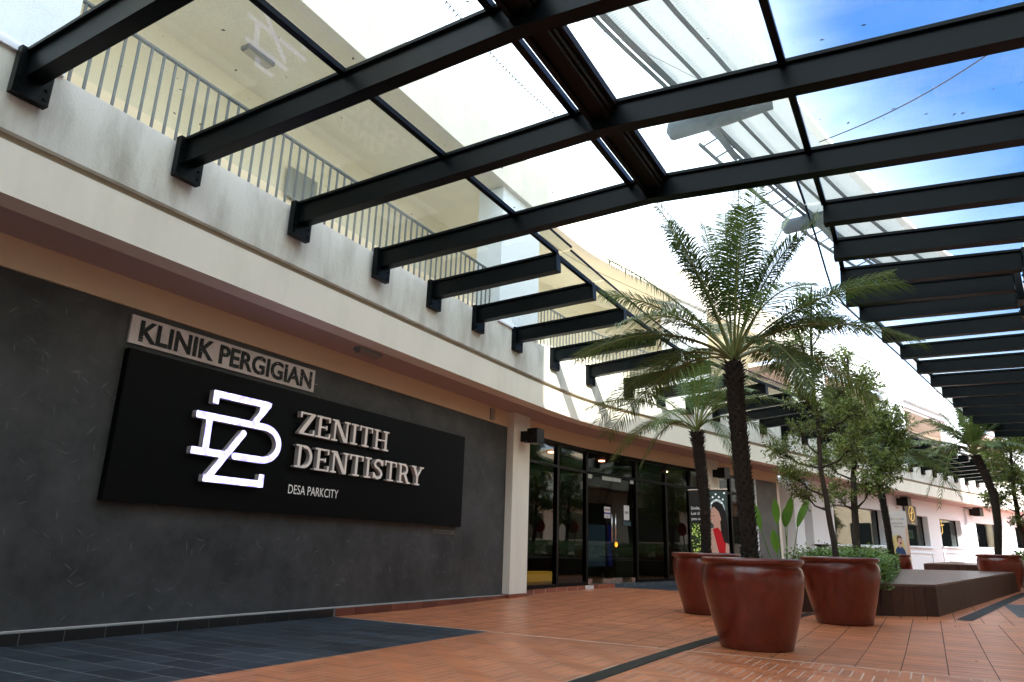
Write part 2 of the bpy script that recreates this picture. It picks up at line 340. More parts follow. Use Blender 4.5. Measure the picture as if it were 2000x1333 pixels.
# terracotta planks beyond the seam
mb = MB(); y = 6.95
while y < 44:
    step = .167 if y < 18 else .334; x = -6.34 if y < 12 else -7.5
    while x < 9:
        x1 = x + .335
        gp = .005 if y > 9 else .004; dx = drx(y+.08)
        if y < 12.0 and x1 > dx and x < dx+.15:
            if x < dx-.02: tile(mb, x, y, dx, y+step, gap=gp)
            if x1 > dx+.17: tile(mb, dx+.15, y, x1, y+step, gap=gp)
        else: tile(mb, x, y, x1, y+step, gap=gp)
        x = x1
    y += step
pv = struct(mb.build('paving', M['terra']))
# herringbone in front of the seam
mb = MB(); Wd = .08; n_ = 4
for i in range(-10, 110):
    for j in range(-10, 75):
        d = (i + j) % (2*n_)
        X0, Y0 = -4.15 + i*Wd, 1.2 + j*Wd
        if d == 0: r_ = [X0, Y0, X0+n_*Wd, Y0+Wd]
        elif d == n_: r_ = [X0, Y0, X0+Wd, Y0+n_*Wd]
        else: continue
        r_[0] = max(r_[0], -4.15); r_[2] = min(r_[2], 2.2); r_[1] = max(r_[1], 1.0); r_[3] = min(r_[3], 6.93)
        if r_[2] <= r_[0]+.015 or r_[3] <= r_[1]+.015: continue
        dx = drx((r_[1]+r_[3])/2)
        if r_[2] > dx and r_[0] < dx+.15:
            if r_[2] > dx+.17: tile(mb, dx+.15, r_[1], r_[2], r_[3], gap=.0042, z=.0044)
            if r_[0] > dx-.02: continue
            r_[2] = dx
        tile(mb, *r_, gap=.0042, z=.0044)
struct(mb.build('paving', M['terra']))
mb = MB(); mb.box(-4.15,1,-.02,2.2,6.931,.003); struct(mb.build('paving', M['grout']))
# slate tiles beside the wall and two more patches
def slate_patch(x0, y0, x1, y1):
    mb = MB(); mb.add([(x0,y0,.003+g(y0)),(x1,y0,.003+g(y0)),(x1,y1,.003+g(y1)),(x0,y1,.003+g(y1))], [(0,1,2,3)], 1)
    y = y0; k = 0
    while y < y1 - .02:
        x = x0 - (k % 2)*.25
        while x < x1 - .01:
            tile(mb, max(x, x0), y, min(x+.5, x1), min(y+.25, y1), gap=.005, z=.0044); x += .5
        y += .25; k += 1
    return struct(mb.build('paving', [M['slate'], mat('slate_grout', (.30,.32,.34), .9)]))
slate_patch(-6.34, -1.5, -4.15, 6.93)
slate_patch(-6.2, 15.2, -4.6, 18.8)
slate_patch(1.05, 13.6, 2.4, 16.6)
mb = MB(); mb.box(-6.3,6.932,-.02,2.2,6.945,.0055); struct(mb.build('paving', M['grout']))
# drain channels
def drain(cv, s0, s1, wd, label, name='drain_channel'):
    t = thing(name, label, 'drain', (*cv.at(s0), g(cv.at(s0)[1])))
    a = MB(); n = int((s1-s0)/.25)
    for i in range(n):
        q0 = s0+(s1-s0)*i/n; q1 = s0+(s1-s0)*(i+1)/n; p = [cv.at(q0, 0), cv.at(q0, -wd), cv.at(q1, -wd), cv.at(q1, 0)]
        a.add([(u, v, .007+g(v)) for u, v in p], [(0,1,2,3)])
    a.build('channel_edge', M['black'], t)
    b = MB(); m = int((s1-s0)/.022)
    for i in range(m):
        q = s0+(s1-s0)*(i+.1)/m; q2 = s0+(s1-s0)*(i+.62)/m; p = [cv.at(q, -.012), cv.at(q, -wd+.012), cv.at(q2, -wd+.012), cv.at(q2, -.012)]
        b.add([(u, v, .012+g(v)) for u, v in p], [(0,1,2,3)])
    b.build('grate', mat('cast_grate', (.035,.035,.03), .6, spec=.2), t)
drain(DR, 1.2, 11.8, .15, 'long slotted drain curving across the brick paving past the front pot')
drain(Curve([(.22,12.5),(.75,15.5),(1.25,18.3),(1.75,21)], 0), 0, 8.6, .2, 'dark drain strip beside the right edge of the timber platform')

# ------------------------------------------------------------------ left building (clinic block)
B = thing('clinic_building', 'two-storey cream building with dark feature wall, glazed shopfront and railed upper walkway', 'building', (-6, 5, 0))
SE = 22.6                                                    # where the clinic block ends
# dark wall straight part
mb = MB(); mb.box(-6.75,-3,.105,-6.42,11.12,2.96); mb.build('feature_wall', M['darkwall'], B)
mb = MB(); mb.box(-6.75,-3,2.965,-6.40,11.119,3.26); mb.build('wall_header', M['beige'], B)
def skirting(nm, y0, y1, x, m, par):
    a = MB(); yy = y0
    while yy < y1-.01:
        b_ = min(yy+.355, y1); a.box(x-.012, yy+.004, .004, x+.006, b_-.004, .094, 0, random.random()); yy += .355
    a.box(x-.03, y0, 0, x, y1, .102, 1)
    a.build(nm, [m, mat('skirting_mortar', (.26,.26,.25), .9)], par)
skirting('skirting', -1.6, 6.93, -6.325, mat('black_skirting_tile', (.012,.012,.013), .3), B)
skirting('skirting', 6.95, 11.06, -6.325, mat('red_skirting_tile', (.14,.042,.026), .35, vary=.3), B)
mb = MB(); mb.box(-6.42,-3,0,-6.3565,11.06,.1); mb.build('skirting_ledge', mat('dirty_mortar', (.22,.22,.21), .9), B)
# column
mb = MB(); mb.box(-6.75,11.12,.11,-6.28,11.74,3.27); mb.build('column', M['cream'], B)
a = MB(); a.box(-6.75,11.06,0,-6.25,11.77,.108,0,.5); a.build('column_base', mat('red_base_tile', (.20,.055,.03), .4), B)
# fascia bands, soffit, parapet, copings
mb = MB(); sweep(mb, F, -3, SE, 0, .25, 3.22, 3.62); mb.build('lower_fascia', M['cream'], B)
mb = MB(); sweep(mb, F, -3, SE, .06, .25, 3.62, 3.70); mb.build('shadow_groove', mat('groove_shade_ochre', (.34,.27,.19), .8), B)  # shadow under the parapet lip put into the groove colour
mb = MB(); sweep(mb, F, -3, SE, 0, .25, 3.70, 4.33); mb.build('parapet', M['plaster'], B)
mb = MB(); sweep(mb, F, -3, 11.0, .25, .95, 3.235, 3.28); sweep(mb, F, 11.0, SE, .25, 1.35, 3.235, 3.28); mb.build('soffit', M['soffit'], B)
mb = MB(); sweep(mb, F, -3, SE, .25, 2.0, 3.9, 4.2); mb.build('walkway_floor', M['plaster'], B)
# upper storey
mb = MB(); sweep(mb, F, -3, SE, 1.75, 2.0, 4.2, 6.72); mb.build('upper_wall', M['wallcream'], B)
mb = MB(); sweep(mb, F, -3, SE, 0.02, 1.75, 6.72, 6.86); mb.build('walkway_ceiling', M['ceil'], B)
mb = MB(); sweep(mb, F, -3, SE, -.12, .02, 6.70, 7.42); sweep(mb, F, -3, SE, -.12, 3, 7.42, 7.5); mb.build('roof_edge', M['cream'], B)
COLS = [(-4.4, -3.1), (1.15, 2.42), (9.25, 10.55), (16.0, 17.3)]
for a_, b_ in COLS[1:]:
    mb = MB(); sweep(mb, F, a_, b_, -.03, .45, 4.33, 6.70); mb.build('upper_column', M['white'], B)
def railing(par, cv, s0, s1, off):
    a = MB(); n = int((s1-s0)/.5)+1
    for i in range(n):
        q0 = s0+(s1-s0)*i/n; q1 = s0+(s1-s0)*(i+1)/n; p = cv.at(q0, off); q = cv.at(q1, off)
        a.bar((p[0],p[1],5.17), (q[0],q[1],5.17), .04, .022)
    s_ = s0 + .06
    while s_ < s1:
        p = cv.at(s_, off); a.box(p[0]-.008, p[1]-.011, 4.3, p[0]+.008, p[1]+.011, 5.15); s_ += .123
    a.build('railing', M['railing'], par)
railing(B, F, 2.45, 9.25, .1); railing(B, F, 10.6, 16.0, .1); railing(B, F, 17.3, 22.6, .1); railing(B, F, -3, 1.1, .1)
# upper walkway window/door and wall box
mb = MB(); mb.box(-7.30,6.2,5.5,-7.26,6.75,5.95); mb.build('wall_vent', mat('vent_grey', (.25,.26,.24), .6), B)
mb = MB(); mb.box(-7.30,1.6,4.3,-7.27,2.75,6.3); mb.build('upper_door', mat('dull_blue_door', (.10,.14,.16), .5), B)
mb = MB(); sweep(mb, F, -3, SE, 0.35, 0.37, 6.716, 6.7195); mb.build('ceiling_joint', mat('joint_line', (.35,.31,.22), .9), B)
def ceil_light(x, y, z, lx, ly, label, name='ceiling_light', m=None):
    t = thing(name, label, 'light', (x, y, z))
    a = MB(); a.box(x-lx/2, y-ly/2, z-.05, x+lx/2, y+ly/2, z, 0); a.build('housing', M['gasket'], t)
    b_ = MB(); b_.box(x-lx/2+.02, y-ly/2+.02, z-.075, x+lx/2-.02, y+ly/2-.02, z-.0505); b_.build('diffuser', m or M['lamp'], t)
ceil_light(-6.66, 4.97, 6.72, .14, .42, 'small rectangular light on the upper walkway ceiling seen through the canopy glass')
ceil_light(-5.98, 6.73, 3.235, .12, .42, 'slim box light under the mauve soffit above the dental sign', m=mat('dull_diffuser', (.30,.24,.22), .5))
# shopfronts -----------------------------------------------------------
def IO(q): return float(np.interp(q, [11.0, 12.8, 14, 50], [.87, .93, 1.08, 1.12]))    # shopfront offset behind the fascia line
def wall_piece(mb, s0, s1, z0, z1, o0=0, o1=.22, mi=0, gz0=True):
    n = max(1, int(math.ceil((s1-s0)/.45))); vs = []; fs = []
    for i in range(n+1):
        q = s0+(s1-s0)*i/n; a = F.at(q, IO(q)+o0); b = F.at(q, IO(q)+o1); za = z0+(g(a[1]) if gz0 else 0); zt = z1
        vs += [(a[0],a[1],za),(b[0],b[1],za),(b[0],b[1],zt),(a[0],a[1],zt)]
    for i in range(n):
        k = 4*i
        for j in range(4): fs.append((k+j, k+(j+1)%4, k+4+(j+1)%4, k+4+j))
    fs += [(0,3,2,1),(4*n,4*n+1,4*n+2,4*n+3)]; mb.add(vs, fs, mi)
mb = MB(); wall_piece(mb, 11.7, SE, 2.97, 3.235, -.02, .2, gz0=False); mb.build('shopfront_header', M['beige'], B)
def shopfront(s0, s1, posts, doors=None, transom=2.45):
    sf = MB()
    wall_piece(sf, s0, s1, 2.90, 2.97, 0, .09, gz0=False); wall_piece(sf, s0, s1, transom, transom+.05, 0, .09, gz0=False)
    def post(q, wd=.07): 
        a = F.at(q, IO(q)); b = F.at(q+wd, IO(q+wd)); c = F.at(q+wd, IO(q+wd)+.1); d = F.at(q, IO(q)+.1)
        gz_ = g(a[1]); P = [(*a, .08+gz_), (*b, .08+gz_), (*c, .08+gz_), (*d, .08+gz_), (*a, 2.9), (*b, 2.9), (*c, 2.9), (*d, 2.9)]; sf.hexa(P)
    for q in posts: post(q)
    fr = sf.build('shopfront_frame', M['frame'], B)
    sl_ = MB(); n = len(posts)
    for i in range(n-1):
        if doors and i == doors: continue
        wall_piece(sl_, posts[i]+.07, posts[i+1], .08, .15, 0, .08)
        # level top: rail is short so fine
    for i in range(n-1):
        for (za, zb, gz0) in ((.16 if not (doors and i == doors) else .10, transom-.003, True), (transom+.052, 2.898, False)):
            if doors and i == doors and gz0: continue
            p = MB(); q0, q1 = posts[i]+.072, posts[i+1]-.002
            a = F.at(q0, IO(q0)+.045); b = F.at(q1, IO(q1)+.045); a2 = F.at(q0, IO(q0)+.055); b2 = F.at(q1, IO(q1)+.055)
            gg = g(a[1]) if gz0 else 0
            p.hexa([(*a,za+gg),(*b,za+gg),(*b2,za+gg),(*a2,za+gg),(*a,zb),(*b,zb),(*b2,zb),(*a2,zb)]); p.build('pane', M['shopglass'], fr)
            if gz0:
                r_ = MB(); a = F.at(q0, IO(q0)); b = F.at(q1, IO(q1)); a2 = F.at(q0, IO(q0)+.09); b2 = F.at(q1, IO(q1)+.09)
                r_.hexa([(*a,.08+gg),(*b,.08+gg),(*b2,.08+gg),(*a2,.08+gg),(*a,.158+gg),(*b,.158+gg),(*b2,.158+gg),(*a2,.158+gg)]); r_.build('bottom_rail', M['frame'], fr)
    return fr
POSTS = [11.76, 12.88, 13.92, 15.72, 16.93, 18.0, 18.5]
fr1 = shopfront(11.76, 18.57, POSTS, doors=2)
# the pair of glass doors between posts 13.92 and 15.72
dm = (13.99+15.72)/2
for k, (q0, q1) in enumerate(((13.995, dm-.006), (dm+.006, 15.715))):
    a = F.at(q0, IO(q0)+.045); b = F.at(q1, IO(q1)+.045); a2 = F.at(q0, IO(q0)+.057); b2 = F.at(q1, IO(q1)+.057); gg = g(a[1])
    p = MB(); p.hexa([(*a,.11+gg),(*b,.11+gg),(*b2,.11+gg),(*a2,.11+gg),(*a,2.44),(*b,2.44),(*b2,2.44),(*a2,2.44)]); d = p.build('glass_door', M['shopglass'], B)
    hq = dm - .07 if k == 0 else dm + .07
    h = MB(); c = F.at(hq, IO(hq)-.01); h.tube([(c[0],c[1],.95+gg),(c[0],c[1],1.55+gg)], .014, 8)
    h.build('handle', M['chrome'], d, True)
    f2 = MB(); 
    for qa, qb in (((q0, q0+.16), (q1-.16, q1))[k], ((q1-.34, q1), (q0, q0+.34))[k]):
        for z0, z1 in ((.10+gg, .2+gg), (2.36, 2.445)):
            A_ = F.at(qa, IO(qa)+.03); B_ = F.at(qb, IO(qb)+.03); C_ = F.at(qb, IO(qb)+.07); D_ = F.at(qa, IO(qa)+.07)
            f2.hexa([(*A_,z0),(*B_,z0),(*C_,z0),(*D_,z0),(*A_,z1),(*B_,z1),(*C_,z1),(*D_,z1)])
    f2.build('patch_fitting', M['chrome'], d)
# threshold and skirting
mb = MB(); wall_piece(mb, 11.74, SE, -.01, .095, -.02, .15); 
def curved_band(nm, s0, s1, zb, zt, o0, o1, m, par, pitch=.36, gap=.006):
    a = MB(); q = s0
    while q < s1-.01:
        r_ = min(q+pitch, s1); A_ = F.at(q+gap, IO(q)+o0); B_ = F.at(r_-gap, IO(r_)+o0); C_ = F.at(r_-gap, IO(r_)+o1); D_ = F.at(q+gap, IO(q)+o1); gg = g(A_[1])
        a.hexa([(*A_,zb+gg),(*B_,zb+gg),(*C_,zb+gg),(*D_,zb+gg),(*A_,zt+gg),(*B_,zt+gg),(*C_,zt+gg),(*D_,zt+gg)], 0, random.random()); q = r_
    return a.build(nm, m, par)
curved_band('threshold', 11.78, 14.85, .0, .085, -.03, .10, mat('red_kerb_tile', (.22,.065,.035), .4, vary=.3), B)
curved_band('threshold', 14.85, SE, .0, .085, -.03, .10, mat('grey_kerb_tile', (.06,.07,.085), .4, vary=.3), B)
curved_band('threshold_grout', 11.78, SE, -.01, .078, -.025, .4, M['mortar'], B, pitch=.5, gap=0)
# second column, second shopfront, grey end wall
mb = MB(); wall_piece(mb, 18.57, 19.12, .02, 3.23, -.2, .3); mb.build('column', M['cream'], B)
shopfront(19.13, 21.28, [19.13, 20.0, 21.2])
mb = MB(); wall_piece(mb, 21.29, 21.36, .02, 2.97, -.02, .15); mb.build('white_trim', M['white'], B)
mb = MB(); wall_piece(mb, 21.37, SE-.02, .02, 2.96, -.01, .2); mb.build('end_wall', M['greywall'], B)
# interior of the clinic
mb = MB()
def room(mb, q0, q1, depth, z1, mf, mw, mc):
    n = 8; A_ = [F.at(q0+(q1-q0)*i/n, IO(q0+(q1-q0)*i/n)+.3) for i in range(n+1)]; B_ = [F.at(q0+(q1-q0)*i/n, IO(12)+depth) for i in range(n+1)]
    for i in range(n):
        g0 = .09 + g(A_[i][1]); g1 = .09+g(A_[i+1][1])
        mb.add([(*A_[i],g0),(*A_[i+1],g1),(*B_[i+1],g1),(*B_[i],g0)], [(0,1,2,3)], mf)
        mb.add([(*A_[i],z1),(*A_[i+1],z1),(*B_[i+1],z1),(*B_[i],z1)], [(3,2,1,0)], mc)
        mb.add([(*B_[i],g0),(*B_[i+1],g1),(*B_[i+1],z1),(*B_[i],z1)], [(0,1,2,3)], mw)
    for i in (0, n):
        gg = .09+g(A_[i][1]); mb.add([(*A_[i],gg),(*B_[i],gg),(*B_[i],z1),(*A_[i],z1)], [(0,1,2,3)], mw)
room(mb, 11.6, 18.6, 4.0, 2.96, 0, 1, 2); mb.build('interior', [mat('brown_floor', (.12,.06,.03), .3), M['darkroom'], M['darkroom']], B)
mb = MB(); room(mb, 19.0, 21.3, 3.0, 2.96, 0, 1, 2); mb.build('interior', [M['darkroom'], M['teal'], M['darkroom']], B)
def io_box(mb, q0, q1, o0, o1, z0, z1, mi=0):
    A_ = F.at(q0, IO(q0)+o0); B_ = F.at(q1, IO(q1)+o0); C_ = F.at(q1, IO(q1)+o1); D_ = F.at(q0, IO(q0)+o1); gg = g(A_[1])
    mb.hexa([(*A_,z0+gg),(*B_,z0+gg),(*C_,z0+gg),(*D_,z0+gg),(*A_,z1+gg),(*B_,z1+gg),(*C_,z1+gg),(*D_,z1+gg)], mi)
mb = MB(); io_box(mb, 15.6, 17.2, 2.2, 2.25, .1, 2.4); mb.build('interior_partition', M['teal'], B)
mb = MB(); io_box(mb, 15.12, 15.76, .92, .95, .40, 1.32); tag(mb.build('notice_board', mat('pale_blue_board', (.05,.07,.10), .5, emit=((.25,.4,.6), .015))), 'pale blue notice board standing inside the glass doors', 'board')
mb = MB(); io_box(mb, 15.88, 16.02, .92, .95, .4, 1.32); tag(mb.build('blue_panel', mat('blue_panel', (.01,.015,.12), .5, emit=((.01,.02,.6), .02))), 'narrow deep blue panel behind the closed glass doors', 'panel')
mb = MB(); io_box(mb, 13.2, 14.42, 1.25, 1.6, .08, .30); tag(mb.build('reception_bench', mat('lit_yellow_bench', (.38,.20,.05), .5, emit=((1,.42,.04), .14))), 'low glowing yellow bench inside the leftmost shopfront pane', 'bench')
for i, (q, o, lb) in enumerate(((13.81, .92, 'leftmost red downlight on the clinic ceiling'), (15.64, .92, 'red downlight on the clinic ceiling above the glass doors'), (18.35, .9, 'small orange downlight on the clinic ceiling right of the doors'))):
    p = F.at(q, IO(q)+o); mb = MB(); mb.tube([(p[0],p[1],2.93),(p[0],p[1],2.957)], .075 if i < 2 else .04, 16)
    tag(mb.build('downlight', mat('lit_downlight', (.8,.3,.25), .5, emit=((1,.25,.15) if i < 2 else (1,.6,.3), 7))), lb, 'downlight', 'downlights inside the clinic')
p = F.at(16.18, IO(16.18)+.92); mb = MB(); mb.lathe([(0,0),(.025,.01),(.035,.05),(.028,.10),(0,.12)], p[0], p[1], .82+g(p[1]), 16)
tag(mb.build('salt_lamp', mat('lit_amber', (.9,.4,.05), .5, emit=((1,.22,.02), 3))), 'small glowing amber lamp on the counter inside the right door', 'lamp')
mb = MB(); io_box(mb, 16.08, 16.9, .85, 1.2, .1, .82); tag(mb.build('counter', M['darkroom']), 'dark low counter inside the right door carrying the amber lamp', 'counter')
# stickers on the door glass
def glass_notice(q0, q1, z0, z1, label, shapes, name='door_notice'):
    t = thing(name, label, 'notice', (*F.at(q0, IO(q0)), z0)); a = MB(); gg = g(F.at(q0, IO(q0))[1])
    A_ = F.at(q0, IO(q0)+.036); B_ = F.at(q1, IO(q1)+.036)
    a.add([(*A_,z0+gg),(*B_,z0+gg),(*B_,z1+gg),(*A_,z1+gg)], [(0,1,2,3)]); a.build('sheet', mat('paper', (.62,.62,.64), .6), t)
    for (u0, v0, u1, v1, c) in shapes:
        b_ = MB(); P = []
        for u, v in ((u0,v0),(u1,v0),(u1,v1),(u0,v1)):
            q = q0+(q1-q0)*u; c_ = F.at(q, IO(q)+.034); P.append((c_[0], c_[1], z0+gg+(z1-z0)*v))
        b_.add(P, [(0,1,2,3)]); b_.build('print', mat('ink', c, .6), t)
glass_notice(14.58, 14.80, 1.56, 1.68, 'white sticker with a red dot on the left glass door', [(.12,.35,.38,.62,(.1,.1,.1)),(.44,.3,.56,.7,(.5,.02,.02)),(.62,.35,.9,.62,(.1,.1,.12))])
glass_notice(14.58, 14.80, 1.44, 1.525, 'white sticker under the blue stripe on the left glass door', [(0,1.05,1,1.3,(.06,.05,.35)),(.4,.35,.6,.6,(.08,.08,.1))])
glass_notice(15.3, 15.5, 1.42, 1.74, 'white hanging notice on the right glass door', [(.15,.42,.85,.60,(.25,.27,.27))])
glass_notice(15.28, 15.55, 1.30, 1.39, 'small dark teal sticker below the hanging notice on the right glass door', [(0,0,1,1,(.02,.06,.07)),(.1,.5,.6,.8,(.4,.42,.42))])

# ------------------------------------------------------------------ far building
FB = thing('arcade_building', 'bright white curved building with square windows beyond the grey end wall', 'building', (*F.at(30, 1), g(28)))
SZ = 48
mb = MB(); sweep(mb, F, SE, SZ, 0, .25, 3.22, 3.62); mb.build('lower_fascia', M['cream'], FB)
mb = MB(); sweep(mb, F, SE, SZ, .06, .25, 3.62, 3.70); mb.build('shadow_groove', mat('groove_shade_ochre', (.34,.27,.19), .8), FB)  # same lip shadow painted into this groove
mb = MB(); sweep(mb, F, SE, SZ, 0, .25, 3.70, 4.33); mb.build('parapet', M['plaster'], FB)
mb = MB(); sweep(mb, F, SE, SZ, .25, 1.3, 3.235, 3.28); mb.build('soffit', M['soffit'], FB)
mb = MB(); sweep(mb, F, SE, SZ, .25, 2.4, 3.9, 4.2); mb.build('walkway_floor', M['plaster'], FB)
mb = MB(); sweep(mb, F, SE, SZ, 1.9, 2.2, 4.2, 6.9); mb.build('upper_wall', M['wallcream'], FB)
mb = MB(); sweep(mb, F, SE, SZ, .3, 1.9, 6.45, 6.6); mb.build('walkway_ceiling', M['soffit'], FB)
mb = MB(); sweep(mb, F, SE, SZ, .0, .3, 6.72, 7.6); sweep(mb, F, SE, SZ, -.06, .4, 7.6, 7.72); mb.build('roof_edge', M['white'], FB)
for a_, b_ in ((22.75, 24.0), (29.4, 30.65), (36.0, 37.35), (42.8, 44.1)):
    mb = MB(); sweep(mb, F, a_, b_, -.04, .5, 4.33, 6.72); mb.build('upper_column', M['white'], FB)
railing(FB, F, 24.0, 29.4, .1)
mb = MB(); wall_piece(mb, SE, 25.2, -.05, 3.235, .5, .7); mb.build('recess_wall', M['beige'], FB)
mb = MB(); wall_piece(mb, SE, 22.75, 0, 3.235, -.0, .5); mb.build('recess_return', M['cream'], FB)
mb = MB(); wall_piece(mb, 23.55, 24.15, 0, 3.235, -.05, .5); mb.build('column', M['white'], FB)
mb = MB(); wall_piece(mb, 24.75, 25.3, 0, 3.235, -.05, .5); mb.build('column', M['white'], FB)
WIN = [(26.5, 30.6), (32.3, 35.05), (36.3, 38.45), (39.95, 42.85), (44.2, 46.5)]
mb = MB(); edges = [25.3]
for a_, b_ in WIN: edges += [a_, b_]
edges.append(SZ)
for i in range(0, len(edges), 2): wall_piece(mb, edges[i], edges[i+1], -.05, 3.235, 0, .3)
for a_, b_ in WIN:
    wall_piece(mb, a_, b_, 2.62, 3.235, 0, .3, gz0=False); 
    n = 6
    for i in range(n):
        q0, q1 = a_+(b_-a_)*i/n, a_+(b_-a_)*(i+1)/n; io_box(mb, q0, q1, 0, .3, -.05, 1.0)
mb.build('wall', M['white'], FB)
for a_, b_ in WIN:
    fr = MB()
    for q0, q1 in ((a_, a_+.05), (b_-.05, b_)): io_box(fr, q0, q1, .2, .27, 1.0, 2.62-g(F.at(q0)[1])-.001)
    fo = fr.build('window', M['frame'], FB)
    p = MB(); q0, q1 = a_+.05, b_-.05; A_ = F.at(q0, IO(q0)+.22); B_ = F.at(q1, IO(q1)+.22); A2 = F.at(q0, IO(q0)+.23); B2 = F.at(q1, IO(q1)+.23); gg = g(A_[1])
    p.hexa([(*A_,1.0+gg),(*B_,1.0+gg),(*B2,1.0+gg),(*A2,1.0+gg),(*A_,2.62),(*B_,2.62),(*B2,2.62),(*A2,2.62)]); p.build('pane', M['shopglass'], fo)
    s_ = MB(); io_box(s_, a_-.12, b_+.12, -.09, .0, .955, .998); s_.build('sill', M['white'], fo)
    m_ = MB()      # moulded frame of the panel under the window
    for z0, z1 in ((.74,.78),(.08,.12)): io_box(m_, a_-.05, b_+.05, -.035, -.001, z0, z1)
    for qq in (a_-.05, b_+.01): io_box(m_, qq, qq+.04, -.03, -.001, .121, .739)
    m_.build('panel_moulding', M['white'], FB)
mb = MB(); io_box(mb, 38.95, 39.75, -.1, -.001, -.02, 2.62); mb.build('pilaster', M['white'], FB)
mb = MB()
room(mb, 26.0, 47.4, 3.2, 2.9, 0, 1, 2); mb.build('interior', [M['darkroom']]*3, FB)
# things in and around the far windows
mb = MB(); io_box(mb, 33.7, 34.6, .45, .47, 1.3, 1.62, 0)  # window reflection of a sign across the street, built in as a board
t = tag(mb.build('sign_reflection', mat('ivory_reflection', (.62,.55,.36), .5)), 'reflection of an ivory BELLA sign, built as a mirrored board inside the window beside the tall banner', 'sign')
mb = MB(); gg = g(F.at(34)[1])
def pl_b(u, v, w_): 
    q = 34.5 - u; c = F.at(q, IO(q)+.44); return (c[0], c[1], 1.37+gg+v)
text_mesh(mb, 'BELLA', .26, pl_b, mi=0); mb.build('letters', M['black'], t)
for o_ in (t,): pass
# round gold emblem sign
mb = MB(); io_box(mb, 32.55, 33.75, -.06, -.02, 1.80, 2.52)
t = tag(mb.build('emblem_sign', M['black']), 'square black sign with a gold ring emblem above the window behind the tall banner', 'sign')
gg = g(F.at(33)[1]); gold = mat('gold_leaf', (.75,.50,.10), .35, emit=((.9,.6,.1), .15))
def pl_e(u, v, w_):
    q = 33.2 + u; c = F.at(q, IO(q)-.066-w_); return (c[0], c[1], 2.22+gg+v)
mb = MB(); ring = [(.27*math.cos(t_), .27*math.sin(t_)) for t_ in np.linspace(0, 2*math.pi, 40)]
sdf(mb, [cap(ring, .035), cap([(-.12,-.24),(-.02,-.1),(.02,.08),(.10,.2)], .045), cap([(-.14,0),(0,.02),(.13,.06)], .035)], (-.35,-.35,.35,.35), .012, pl_e, .01); mb.build('emblem', gold, t)
mb = MB(); text_mesh(mb, 'dering', .15, lambda u, v, w_: pl_e(u-.12, v-.4, w_)); mb.build('letters', mat('pale_gold', (.75,.65,.35), .5), t)
# gold script in the next window
mb = MB(); gg = g(F.at(37)[1])
def pl_s(u, v, w_):
    q = 36.9 + u; c = F.at(q, IO(q)+.2-w_); return (c[0], c[1], 1.85+gg+v)
sdf(mb, [cap([(-.05,-.35),(.1,-.25),(.12,0),(.05,.15),(.12,.35)], .035), cap([(-.1,.0),(.05,.03),(.3,.05)], .035)], (-.3,-.5,.5,.5), .02, pl_s, .01)
tag(mb.build('gold_script', gold), 'curly gold script mark on the glass of the third far window', 'lettering')
mb = MB(); io_box(mb, 39.72, 39.8, -.14, -.02, 1.32, 1.52); tag(mb.build('intercom', M['black']), 'small black intercom box on the pilaster between the far windows', 'intercom')

# ------------------------------------------------------------------ wall lights
def sconce(q, z, label, off=None, sz=.26):
    t = thing('wall_light', label, 'wall light', (*F.at(q, IO(q)), z), 'black box wall lights along the shopfronts')
    if off is None: off = IO(q) - .2
    a = F.at(q, off)
    tx, ty = (np.array(F.at(q+.1, off)) - np.array(F.at(q-.1, off))) / np.linalg.norm(np.array(F.at(q+.1, off)) - np.array(F.at(q-.1, off)))
    def bx(mb, u0, u1, d0, d1, z0, z1, mi=0):
        P = [(a[0]+tx*u+ty*d, a[1]+ty*u-tx*d) for u, d in ((u0,d0),(u0,d1),(u1,d1),(u1,d0))]; mb.hexa([(*p, z0) for p in P]+[(*p, z1) for p in P], mi)
    m1 = MB(); bx(m1, -sz*.35, sz*.35, 0, .16, z+.03, z+sz-.04); m1.build('bracket', M['black'], t)
    m2 = MB(); bx(m2, -sz/2, sz/2, .161, .161+sz*.8, z, z+sz); m2.build('housing', M['black'], t)
    m3 = MB(); bx(m3, -sz/2+.03, sz/2-.03, .19, .13+sz*.8, z-.008, z-.001); m3.build('lens', M['gasket'], t)
sconce(11.43, 2.70, 'black box wall light on the cream column at the end of the dark wall', off=.73)
sconce(18.9, 2.76, 'black box wall light on the column behind the palms, between the two glazed shopfronts', off=IO(18.9)-.2)
sconce(32.1, 2.86, 'black box wall light just above and left of the gold emblem sign', off=IO(32.1)-.0, sz=.34)
sconce(39.4, 2.86, 'farthest black box wall light on the pilaster between far windows', off=IO(39.4)-.1, sz=.36)
sconce(23.9, 5.6, 'black box light high on the upper walkway column behind the tree', off=.0, sz=.3)
# rounded emergency light on the header
mb = MB(); t = thing('sounder', 'small rounded cream alarm sounder on the header above the dark wall end', 'alarm', (-6.36,10.5,3.09))
mb = MB(); mb.lathe([(.0,.0),(.05,.0),(.055,.02),(.055,.17),(.05,.19),(0,.19)], -6.38, 10.52, 3.0, 16); mb.build('housing', mat('aged_cream_plastic', (.42,.36,.26), .5), t, True)
mb = MB(); mb.box(-6.40,10.46,2.99,-6.375,10.58,3.2); mb.build('backplate', M['gasket'], t)

